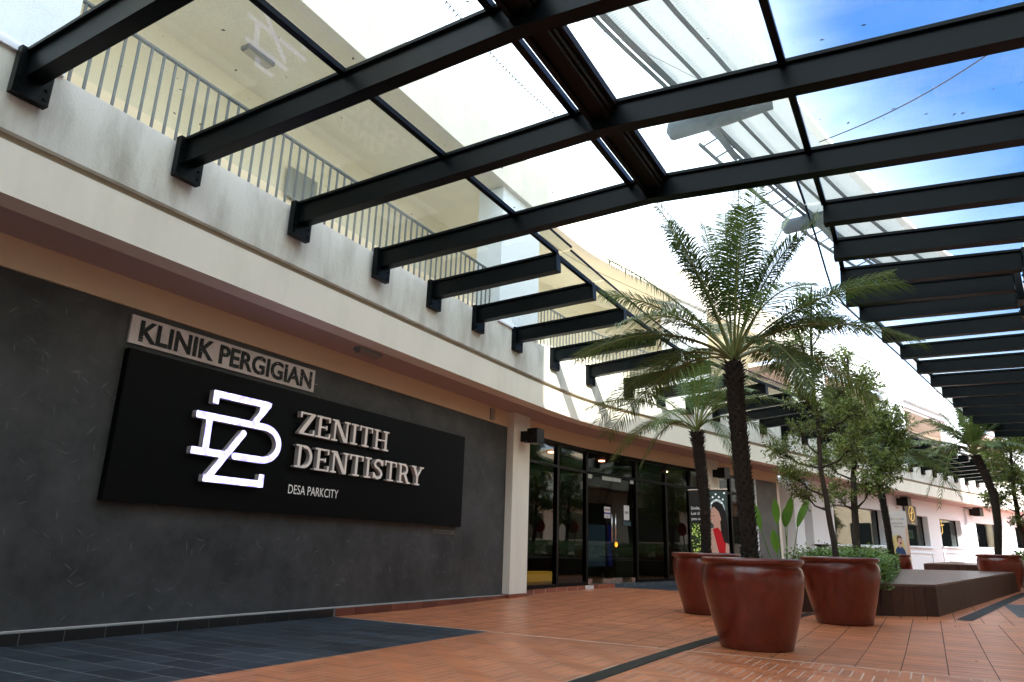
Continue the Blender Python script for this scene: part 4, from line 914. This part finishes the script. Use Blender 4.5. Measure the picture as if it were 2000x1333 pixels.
# broadleaf (narrow-leaved) trees
def leafy_tree(name, label, trunk, r0, r1, clumps, ntw, group=None, lsize=.055, mat_='leaf2', seed=1, lean=(0,0)):
    rnd = random.Random(seed); t = thing(name, label, 'tree', tuple(trunk[0]), group); tb = MB(); n = len(trunk)
    K = 20; P = []; Rr = []
    for i in range(K+1):
        u = i/K*(n-1); k = min(int(u), n-2); p = Vector(trunk[k]).lerp(Vector(trunk[k+1]), u-k); P.append(p + Vector((rnd.uniform(-.01,.01), rnd.uniform(-.01,.01), 0))); Rr.append(r0+(r1-r0)*i/K)
    tb.tube(P, Rr, 8); lf = MB(); zt = trunk[-1][2]; z0 = trunk[0][2]
    for (cx, cy, cz, rx, rz, dens) in clumps:
        c = Vector((cx, cy, cz)); bz = max(z0+.5, min(zt, cz-.45*rx-.2)); k = min(range(K+1), key=lambda i: abs(P[i].z-bz)); a = P[k]; mid = a.lerp(c, .55)+Vector((0,0,-.08))
        tb.tube([a, mid, c], [max(.008, Rr[k]*.5), .012, .006], 5)
        m = int(ntw*dens)
        for j in range(m):
            while True:
                v = Vector((rnd.uniform(-1,1), rnd.uniform(-1,1), rnd.uniform(-1,1)))
                if v.length < 1: break
            v = v * (.55+.45*rnd.random()); tw = c + Vector((v.x*rx, v.y*rx, v.z*rz)); dr = (tw - c + Vector((0,0,.25*rz)))
            if dr.length < .01: dr = Vector((0,0,1))
            dr = (dr.normalized() + Vector((rnd.uniform(-.6,.6), rnd.uniform(-.6,.6), rnd.uniform(-.5,.6)))).normalized(); L_ = rnd.uniform(.10,.22); st = tw - dr*L_*.5
            if j % 3 == 0: tb.tube([mid.lerp(c, rnd.random()), st], [.004,.0025], 3, caps=False)
            tn_ = rnd.random()
            for q in range(11):
                p = st + dr*L_*(q/10); a_ = rnd.uniform(0, 6.28); o1 = dr.orthogonal().normalized(); o2 = dr.cross(o1); od = (o1*math.cos(a_)+o2*math.sin(a_)+dr*rnd.uniform(.2,.9)).normalized(); ln = lsize*rnd.uniform(.7,1.25)
                s_ = od.cross(Vector((rnd.uniform(-1,1),rnd.uniform(-1,1),rnd.uniform(.2,1)))).normalized()*ln*.17
                lf.add([p, p+od*ln*.5+s_, p+od*ln, p+od*ln*.5-s_], [(0,1,2,3)], 0, min(1, max(0, tn_+rnd.uniform(-.3,.3))))
    tb.build('trunk', M['bark'], t); lf.build('crown', M[mat_], t); return t
TG = 'slender leafy trees along the planters'
yC = 10.85
leafy_tree('potted_tree', 'slender dark-trunked tree with small leaves in the front right red pot', [(-1.09,yC,.72),(-1.13,yC,1.35),(-1.20,yC,2.0),(-1.18,yC,2.6),(-1.20,yC,3.4),(-1.15,yC,4.2),(-1.1,yC,4.75)], .042, .012,
  [(-1.55,10.8,2.0,.28,.22,.8),(-1.72,10.9,2.35,.25,.2,.6),(-1.45,10.9,1.75,.2,.16,.4),(-1.0,10.9,2.75,.35,.3,1),(-.75,10.7,2.35,.3,.26,.7),(-1.3,10.6,3.1,.32,.28,.9),(-.85,11.1,3.2,.33,.3,1),(-.62,10.9,2.9,.28,.3,.8),(-1.1,10.9,3.6,.30,.28,.9),(-1.32,10.9,3.95,.26,.32,.8),(-.98,10.8,4.2,.26,.32,.7),(-1.2,10.9,4.55,.2,.28,.5),(-1.48,10.8,3.7,.16,.2,.2),(-1.42,10.9,2.6,.25,.22,.5)], 110, TG, seed=3)
leafy_tree('leafy_tree', 'denser leafy tree rising from the hedge behind the potted tree', [(-1.13,14.5,.5),(-1.10,14.5,1.7),(-1.02,14.5,2.6),(-.98,14.5,3.6),(-.95,14.4,4.5)], .07, .02,
  [(-1.0,14.5,2.7,.5,.4,1.2),(-.5,14.4,2.5,.4,.38,1.1),(-1.5,14.4,2.6,.4,.35,.8),(-.75,14.5,3.3,.5,.45,1.5),(-.35,14.4,3.3,.38,.4,1.1),(-1.2,14.5,3.6,.4,.4,1.0),(-.7,14.4,4.0,.4,.4,1.1),(-.3,14.5,2.9,.35,.35,.9),(-.75,14.3,2.15,.4,.3,.9),(-1.0,14.5,4.5,.25,.3,.5),(-1.35,14.3,2.0,.35,.28,.5)], 115, TG, lsize=.075, seed=5)
leafy_tree('leafy_tree', 'bushy tree at the right border behind the far red pot', [(2.35,24,.6),(2.2,24,1.8),(2.2,24,3),(2.3,24,4.2)], .08, .03,
  [(2.2,24,3.1,.75,.6,1.6),(2.7,23.8,2.6,.7,.6,1.6),(1.9,24,3.8,.6,.55,1.2),(2.6,24,4.1,.8,.6,1.6),(3.2,24,3.3,.7,.8,1.4),(1.75,24,2.6,.4,.35,.7),(2.4,24,2.0,.5,.3,.6),(2.3,24,4.9,.5,.4,.8)], 130, TG, lsize=.10, seed=8)
leafy_tree('leafy_tree', 'pale hazy tree farthest away at the right border of the photo', [(4.5,34,.8),(4.5,34,4)], .1, .03, [(4.5,34,4.0,1.3,1.2,2),(5.6,34,3.2,1.2,1.2,2),(4.2,34,2.4,.7,.7,1)], 150, TG, lsize=.16, seed=9)
# pots
def pot(x, y, z, label, h=.83, rr=.485, soil=True, squash=1):
    t = thing('glazed_pot', label, 'plant pot', (x, y, z), 'large red glazed pots')
    P = [(.0,.0),(.32,.0),(.34,.012),(.362,.10),(.412,.28),(.455,.46),(.480,.60),(.482,.68),(.468,.735),(.450,.757),(.455,.772),(.482,.782),(.492,.80),(.488,.822),(.470,.835),(.440,.832),(.420,.80),(.415,.74)]
    mb = MB(); mb.lathe([(r_*rr/.485, zz*h/.83) for r_, zz in P], x, y, z, 64, wob=.004); mb.build('vessel', M['terrapot'], t, True)
    s_ = MB(); s_.lathe([(0,h-.07),(.43*rr/.485,h-.075)], x, y, z, 32); s_.build('soil', M['soil'], t)
    return t
pot(-1.56, 7.66, 0, 'nearest and biggest-looking red glazed pot holding the tallest palm')
pot(-2.86, 10.9, g(10.9), 'red glazed pot partly hidden behind the left side of the front pot')
pot(-1.07, 10.85, g(10.85), 'red glazed pot just right of the front pot, holding the slender tree')
pot(1.46, 21.7, g(21.7), 'distant red glazed pot at the far right end of the timber platform')
pot(-.80, 21.2, g(21.2)+.0, 'distant red glazed pot half hidden by the hedge beside the tall banner', h=.78, rr=.38)
# hedge planter
hp = thing('planter_bed', 'dark raised planter behind the pots filled by the low hedge', 'planter', (-1.3, 15, g(12)))
def quadcol(mb, P, z0, z1, mi=0, lvl=True):
    n = len(P); mb.add([(x, y, z0+g(y)) for x, y in P] + [(x, y, z1+g(y)) for x, y in P], [tuple(range(n))[::-1], tuple(range(n, 2*n))] + [(i, (i+1) % n, n+(i+1) % n, n+i) for i in range(n)], mi)
mb = MB(); quadcol(mb, [(-1.95,12.15),(-.72,12.38),(-.78,20.3),(-2.2,20.0)], 0, .44); mb.build('box', M['deck'], hp)
mb = MB()
for k in range(15000):
    u = random.random(); v = random.random()**1.2; y = 12.2 + v*8.2; xl = -1.95; xr = float(np.interp(y, [12.2,20.4], [-.62,-.74])); x = xl + (xr-xl)*u
    edge = min(u, 1-u, v*3)*4; z = .46 + g(y) + random.random()**.5 * (.40 if edge > .4 else .30+.1*edge) + .05*math.sin(x*7+y*3)
    z += .10*math.sin(x*11)*math.sin(y*6.3)+ (.12*random.random() if random.random() < .12 else 0)
    if random.random() < .30: z = .36 + g(y) + random.random()*.46; x = xr + random.uniform(-.06,.09) if random.random() < .5 else x; y = y if x > xr-.1 else 12.17+random.uniform(-.07,.06)
    p = Vector((x, y, z)); a = random.uniform(0, 6.28); od = Vector((math.cos(a), math.sin(a), random.uniform(-.2,.8))).normalized(); s_ = od.cross(Vector((random.uniform(-.5,.5), random.uniform(-.5,.5), 1))).normalized(); ln = random.uniform(.045,.08)
    mb.add([p, p+od*ln*.5+s_*ln*.24, p+od*ln, p+od*ln*.5-s_*ln*.24], [(0,1,2,3)], 0, random.random())
hd = mb.build('hedge', M['leaf3']); tag(hd, 'low glossy green hedge filling the planter behind the pots', 'hedge')
mb = MB()
for k in range(5000):
    x = random.uniform(1.9, 4.2); y = random.uniform(22.2, 25.5); z = .35+g(y)+random.random()**.5*.55; p = Vector((x, y, z)); a = random.uniform(0, 6.28); od = Vector((math.cos(a), math.sin(a), random.uniform(-.2,.8))).normalized(); s_ = od.cross(Vector((random.uniform(-.5,.5), random.uniform(-.5,.5), 1))).normalized(); ln = random.uniform(.06,.11)
    mb.add([p, p+od*ln*.5+s_*ln*.24, p+od*ln, p+od*ln*.5-s_*ln*.24], [(0,1,2,3)], 0, random.random())
tag(mb.build('hedge', M['leaf3']), 'small green hedge at the right border beside the far red pot', 'hedge')
mb = MB(); mb.box(2.0,22.2,0,4.3,25.6,.7); tag(mb.build('planter_bed', M['deck']), 'dark planter under the small hedge at the right border', 'planter')
# bird of paradise
bp_ = thing('paddle_plant', 'plant with upright paddle-shaped bright leaves behind the front pot', 'plant', (-2.2,13.3,.5))
st_ = MB()
for i, (bx_, tx_, tz_, lean, ll_) in enumerate(((-2.28,-2.50,1.30,-.12,.52),(-2.22,-2.23,1.40,-.02,.45),(-2.20,-2.08,1.38,.10,.52),(-2.17,-1.92,1.36,.22,.55),(-2.24,-2.30,.92,-.05,.42),(-2.18,-2.14,1.36,.05,.38))):
    yb = 13.2+.06*i; a = Vector((bx_, yb, .4)); b = Vector((tx_, yb, tz_)); st_.tube([a, a.lerp(b,.5)+Vector((.02,0,0)), b], [.012,.010,.007], 5)
    d = Vector((lean*1.6, .05, 1)).normalized(); sd = Vector((.85,-.5,0)).normalized() if i % 2 else Vector((.7,.7,0)); mb = MB(); vs = []; n = 12
    for k in range(n+1):
        t_ = k/n; wv = .085*math.sin(math.pi*min(1, t_*.93+.04))**.75; c = b + d*ll_*t_ + Vector((lean*.15*t_*t_, 0, -.03*t_*t_)); up_ = Vector((0,-.05,0))*wv*8
        vs += [c - sd*wv + up_*.4, c, c + sd*wv + up_*.4]
    fs = []
    for k in range(n): o = 3*k; fs += [(o,o+1,o+4,o+3),(o+1,o+2,o+5,o+4)]
    mb.add(vs, fs, 0, random.random()); mb.build('leaf', M['paddle'], bp_)
st_.build('stem', M['paddle'], bp_)
# ------------------------------------------------------------------ timber platforms
def platform(name, label, P, zt, top_dir):
    t = thing(name, label, 'platform', (P[0][0], P[0][1], g(P[0][1])))
    a = MB(); n = len(P)
    for i in range(n):
        p, q = np.array(P[i]), np.array(P[(i+1) % n]); L_ = np.linalg.norm(q-p); m = max(1, int(L_/.145)); nrm = np.array([(q-p)[1], -(q-p)[0]])/L_
        for k in range(m):
            u0, u1 = k/m+.003/L_, (k+1)/m-.003/L_; A_ = p+(q-p)*u0; B_ = p+(q-p)*u1; C_ = B_-nrm*.03; D_ = A_-nrm*.03
            a.hexa([(*A_,.0+g(A_[1])),(*B_,.0+g(B_[1])),(*C_,g(B_[1])),(*D_,g(A_[1])),(*A_,zt-.034+g(A_[1])),(*B_,zt-.034+g(B_[1])),(*C_,zt-.034+g(B_[1])),(*D_,zt-.034+g(A_[1]))], 0, random.random())
    a.build('side_board', M['deck'], t)
    b = MB(); y0 = min(p[1] for p in P); y1 = max(p[1] for p in P)
    # deck boards run across, parallel to the near edge
    m = int((y1-y0)/.12)
    L0, R0, R1, L1 = [np.array(p) for p in P]
    for k in range(m):
        u0, u1 = k/m, (k+1)/m-.006/(y1-y0); q = [L0+(L1-L0)*u0, R0+(R1-R0)*u0, R0+(R1-R0)*u1, L0+(L1-L0)*u1]
        b.hexa([(*v, zt-.03+g(v[1])) for v in q] + [(*v, zt+g(v[1])) for v in q], 0, random.random())
    b.build('deck_board', M['decktop'], t); return t
platform('timber_platform', 'long low dark timber platform to the right of the potted tree', [(-.71,12.39),(0.02,12.86),(1.76,21.6),(-.76,20.4)], .45, 0)
platform('timber_platform', 'second dark timber platform farther back between the banner and the far pot', [(-.2,26.5),(2.6,27.3),(3.4,30),(.6,31)], .48, 0)

mb = MB()      # dry leaf litter
for k in range(90):
    cx_, cy_ = random.choice(((-1.56,7.66),(-1.07,10.85),(-2.86,10.9),(-.4,12.0),(-3.5,9.5),(-5.6,9.5)))
    x = cx_ + random.gauss(0, .75); y = cy_ + random.gauss(0, .6)
    if any(math.hypot(x-a, y-b) < .36 for a, b in ((-1.56,7.66),(-1.07,10.85),(-2.86,10.9))) or x < -6.2 or (y > 12 and x > -2): continue
    a = random.uniform(0, 6.28); ln = random.uniform(.02,.055); d = Vector((math.cos(a), math.sin(a), .05)); s_ = Vector((-d.y, d.x, .12))*ln*.25; p = Vector((x, y, g(y)+.0075))
    mb.add([p, p+d*ln*.5+s_, p+d*ln, p+d*ln*.5-s_+Vector((0,0,.006))], [(0,1,2,3)], 0, random.random())
lo = mb.build('leaf_litter', mat('dry_leaf', (.13,.085,.035), .8, vary=.6)); lo['kind'] = 'stuff'; lo['label'] = 'scattered small dry leaves on the terracotta paving'; lo['category'] = 'leaf litter'
# ------------------------------------------------------------------ roll-up banners
def disp(name, label, origin, yaw, wd, ht, tilt=0):
    t = thing(name, label, 'banner', origin); ux, uy = math.cos(yaw), math.sin(yaw); nx, ny = uy, -ux
    def P(u, v, w_=0): return (origin[0]+ux*u*wd+nx*w_ + tilt*v*0, origin[1]+uy*u*wd+ny*w_, origin[2]+v*ht)
    return t, P
def flat(par, P, fs, c, w_, name='print', res=.012, bx=(0,0,1,1), emit=0):
    mb = MB(); sdf(mb, fs, bx, res, lambda u, v, k: P(u, v, w_), 0.0); return mb.build(name, mat('printed_ink', c, .55, emit=(c, emit) if emit else None), par)
yaw1 = math.atan2(-.25, .97)
t, P = disp('roll_up_banner', 'tall banner of a woman in a red dress seen behind the palm trunks', (-4.24,15.0,.20), rad(-6), .80, 1.93)
mb = MB(); A_ = [P(0,0,0),P(1,0,0),P(1,1,0),P(0,1,0)]; B_ = [P(0,0,.01),P(1,0,.01),P(1,1,.01),P(0,1,.01)]; mb.hexa([A_[0],A_[1],B_[1],B_[0],A_[3],A_[2],B_[2],B_[3]]); mb.build('sheet', mat('charcoal_print', (.018,.018,.018), .5), t)
mb = MB(); mb.tube([P(-.02,1.005,.005),P(1.02,1.005,.005)], .012, 6); mb.build('top_rail', M['chrome'], t)
mb = MB(); a = P(-.03,-.05,-.06); mb.hexa([P(-.03,-.055,-.08),P(1.03,-.055,-.08),P(1.03,-.055,.1),P(-.03,-.055,.1),P(-.03,-.002,-.08),P(1.03,-.002,-.08),P(1.03,-.002,.1),P(-.03,-.002,.1)]); mb.build('base', M['gasket'], t)
AR = .80/1.93
def E(cx, cy, r, k=1): return ell(cx, cy, r, r*AR*k)
flat(t, P, [poly([(.03,.66),(.30,.66),(.36,.36),(.03,.36)])], (.012,.03,.012), .0112)
for k in range(3):
    pts_ = [(random.uniform(.04,.34), random.uniform(.355,.655), random.uniform(.008,.018)) for _ in range(46)]
    flat(t, P, [E(x_, y_, r_) for x_, y_, r_ in pts_], ((.08,.25,.02),(.35,.55,.08),(.7,.75,.25))[k], .0124+.0006*k, emit=.15, bx=(0,.33,.4,.68), res=.006)
flat(t, P, [poly([(.50,.985),(.99,.985),(.99,.50),(.50,.50)])], (.045,.085,.075), .0112)
flat(t, P, [ell(.74,.80,.20,.105)], (.62,.70,.70), .0118)                                 # tiara glow
flat(t, P, [poly([(.60,.86),(.74,.885),(.88,.85),(.96,.76),(1.0,.60),(1.0,.46),(.86,.44),(.74,.55),(.62,.62)])], (.012,.008,.007), .0126)    # hair
flat(t, P, [ell(.70,.735,.15,.095), poly([(.56,.74),(.54,.70),(.56,.665),(.66,.64),(.78,.64),(.80,.70)]), poly([(.64,.67),(.84,.67),(.84,.58),(.62,.57)])], (.72,.42,.32), .0132)   # face and neck
flat(t, P, [poly([(.54,.60),(.68,.62),(.78,.36),(.52,.36)]), poly([(.92,.50),(1.0,.44),(1.0,.36),(.90,.36)])], (.72,.48,.38), .0132)                        # arms
flat(t, P, [poly([(.60,.60),(.74,.615),(.84,.56),(.90,.48),(.93,.48),(.90,.36),(.74,.36),(.66,.50)])], (.65,.010,.020), .0139)               # dress
flat(t, P, [poly([(.80,.69),(.98,.72),(1.0,.45),(.88,.47),(.82,.57)]), poly([(.62,.845),(.76,.87),(.88,.82),(.92,.70),(.84,.69),(.78,.775)])], (.012,.008,.007), .0146)     # hair in front
flat(t, P, [ell(.645,.735,.022,.007), ell(.615,.765,.03,.004)], (.03,.02,.02), .0146); flat(t, P, [ell(.585,.69,.035,.010)], (.85,.8,.8), .0146); flat(t, P, [ell(.575,.697,.04,.005)], (.55,.05,.06), .0148); flat(t, P, [ell(.81,.70,.022,.020)], (.75,.45,.35), .0150)
flat(t, P, [E(x_, y_, .024) for x_, y_ in ((.52,.965),(.72,.955),(.94,.965),(.56,.905),(.64,.925),(.80,.925),(.90,.90),(.61,.865),(.87,.865),(.73,.895))], (.85,.9,.9), .0128, emit=.2, res=.006)
flat(t, P, [poly([(0,.345),(1,.345),(1,.215),(0,.215)])], (.016,.016,.018), .0120)
flat(t, P, [cap([(.12+.045*math.cos(a)*.5, .285+.045*AR*math.sin(a)*.5), (.12+.055*math.cos(a), .285+.055*AR*math.sin(a))], .010) for a in np.linspace(0, 5.5, 8)] + [lambda X, Y: abs(np.hypot(X-.12, (Y-.285)/AR)-.03)-.008], (.8,.8,.8), .0132, res=.005)
wt = mat('white_print', (.78,.78,.76), .5, emit=((.8,.8,.8), .1))
def ban_text(par, P, s, u0, v0, size, wd, ht, w_=.0135, m=None, xs=1):
    mb = MB(); text_mesh(mb, s, size, lambda x, y, z: P(u0 + x/wd, v0 + y/ht, w_), xs=xs); mb.build('lettering', m or wt, par)
ban_text(t, P, 'Smile.', .05, .80, .085, .80, 1.93); ban_text(t, P, 'Let the', .05, .745, .085, .80, 1.93); ban_text(t, P, 'you shine', .05, .69, .085, .80, 1.93)
ban_text(t, P, 'invisi', .22, .268, .095, .80, 1.93); ban_text(t, P, '|', .62, .262, .13, .80, 1.93); ban_text(t, P, 'made to move', .66, .27, .052, .80, 1.93, xs=.9)
for k, (u0, u1) in enumerate(((.06,.36),(.37,.67),(.69,.97))):
    flat(t, P, [poly([(u0,.205),(u1,.205),(u1,.0),(u0,.0)])], (.75,.50,.45), .0122); flat(t, P, [poly([(u0,.205),(u0+.09,.205),(u0+.05,.0),(u0,.0)])], (.35,.52,.72), .0128)
    flat(t, P, [ell((u0+u1)/2+.04,.12,.07,.022)], (.60,.08,.10), .0134); flat(t, P, [ell((u0+u1)/2+.04,.122,.055,.011)], (.85,.82,.80), .0140)
# second banner, far
yb2 = 22.4; gb = g(yb2)
t, P = disp('roll_up_banner', 'narrow pale banner of a laughing child at piano keys, near the gold emblem sign', (-.86,yb2,gb+.06), rad(4), .42, 1.84)
def hx(mb, u0, u1, v0, v1, w0, w1): mb.hexa([P(u0,v0,w0),P(u1,v0,w0),P(u1,v0,w1),P(u0,v0,w1),P(u0,v1,w0),P(u1,v1,w0),P(u1,v1,w1),P(u0,v1,w1)])
mb = MB(); hx(mb, 0,1,0,1,0,.01); mb.build('sheet', mat('ivory_print', (.66,.60,.55), .5), t)
mb = MB(); hx(mb, -.05,1.05,-.05,-.001,-.08,.1); mb.build('base', M['gasket'], t)
flat(t, P, [ell(.35,.50,.38,.16)], (.72,.58,.22), .0112); flat(t, P, [poly([(.86,.75),(1,.8),(1,.28),(.8,.28)])], (.72,.48,.32), .0112)
flat(t, P, [poly([(0,.24),(1,.24),(1,0),(0,0)])], (.55,.012,.11), .0118); flat(t, P, [poly([(0,.285),(1,.285),(1,.238),(0,.238)])], (.75,.75,.75), .0122)
flat(t, P, [rect(u,.245,u+.03,.285,.035) for u in (.08,.2,.32,.48,.6,.75,.88)], (.02,.02,.05), .0128, res=.008)
flat(t, P, [poly([(.10,.34),(.20,.46),(.34,.50),(.56,.50),(.72,.44),(.82,.30),(.70,.27),(.20,.27)])], (.025,.055,.15), .0128)
flat(t, P, [ell(.47,.575,.155,.062), poly([(.40,.53),(.54,.53),(.54,.48),(.40,.48)]), ell(.22,.29,.07,.02), ell(.62,.285,.08,.018)], (.70,.42,.32), .0136)
flat(t, P, [poly([(.30,.57),(.31,.63),(.40,.655),(.52,.65),(.62,.62),(.60,.60),(.46,.62),(.37,.60),(.35,.55)])], (.16,.07,.03), .0144)
flat(t, P, [ell(.51,.545,.055,.018)], (.25,.02,.03), .0144); flat(t, P, [ell(.42,.585,.02,.005), ell(.55,.588,.02,.005)], (.06,.03,.02), .0144)
flat(t, P, [ell(u, .20, .055, .012) for u in (.18,.46,.74)] + [rect(.08,.165,.88,.165,.006)], (.80,.62,.66), .0126, res=.008)
for k, (u, c) in enumerate(((.16,(.05,.03,.05)),(.24,(.6,.2,.02)),(.34,(.15,.45,.1)),(.44,(.35,.5,.05)),(.53,(.7,.5,.03)),(.62,(.5,.05,.35)),(.73,(.05,.1,.25)),(.81,(.05,.25,.3)))):
    flat(t, P, [E(u, .885, .036, .5), rect(u-.03,.885,u-.03,.90,.014)], c, .0112, res=.01)
ban_text(t, P, 'Learning to Play', .12, .815, .062, .42, 1.84, .0114, M['gutter'], xs=.66); ban_text(t, P, 'Playing to Learn', .22, .77, .062, .42, 1.84, .0114, M['gutter'], xs=.66)
# drinking fountain
df = thing('drinking_fountain', 'small grey drinking fountain with a dark bowl beyond the hedge', 'fountain', (-2.62,22.5,g(22.5)))
def dfz(z): return z+g(22.5)
mb = MB(); mb.box(-2.80,22.35,dfz(0),-2.42,22.65,dfz(.86)); mb.build('pedestal', mat('stainless_panel', (.22,.22,.22), .35, .6), df)
mb = MB(); mb.lathe([(0,.88),(.06,.88),(.22,.95),(.23,.98),(.21,.985),(.05,.92),(0,.915)], -2.61, 22.5, g(22.5), 24); mb.build('bowl', mat('dark_steel_bowl', (.08,.08,.08), .3, .8), df, True)
mb = MB(); mb.tube([(-2.55,22.5,dfz(.93)),(-2.55,22.5,dfz(1.05)),(-2.60,22.5,dfz(1.08))], .012, 6); mb.build('spout', M['chrome'], df)
# red round sign by the far tree
rs = thing('round_sign', 'round red sign on a pole by the tree trunk at the right border', 'sign', (2.52,24.8,g(24.8)))
mb = MB(); mb.tube([(2.52,24.8,.3),(2.52,24.8,2.0)], .02, 6); mb.build('pole', M['black'], rs)
mb = MB(); mb.tube([(2.52,24.76,1.75),(2.52,24.72,1.75)], .24, 28); mb.build('disc', mat('red_disc', (.45,.015,.02), .4), rs)
print('faces', sum(len(o.data.polygons) for o in bpy.data.objects if o.type == 'MESH'))
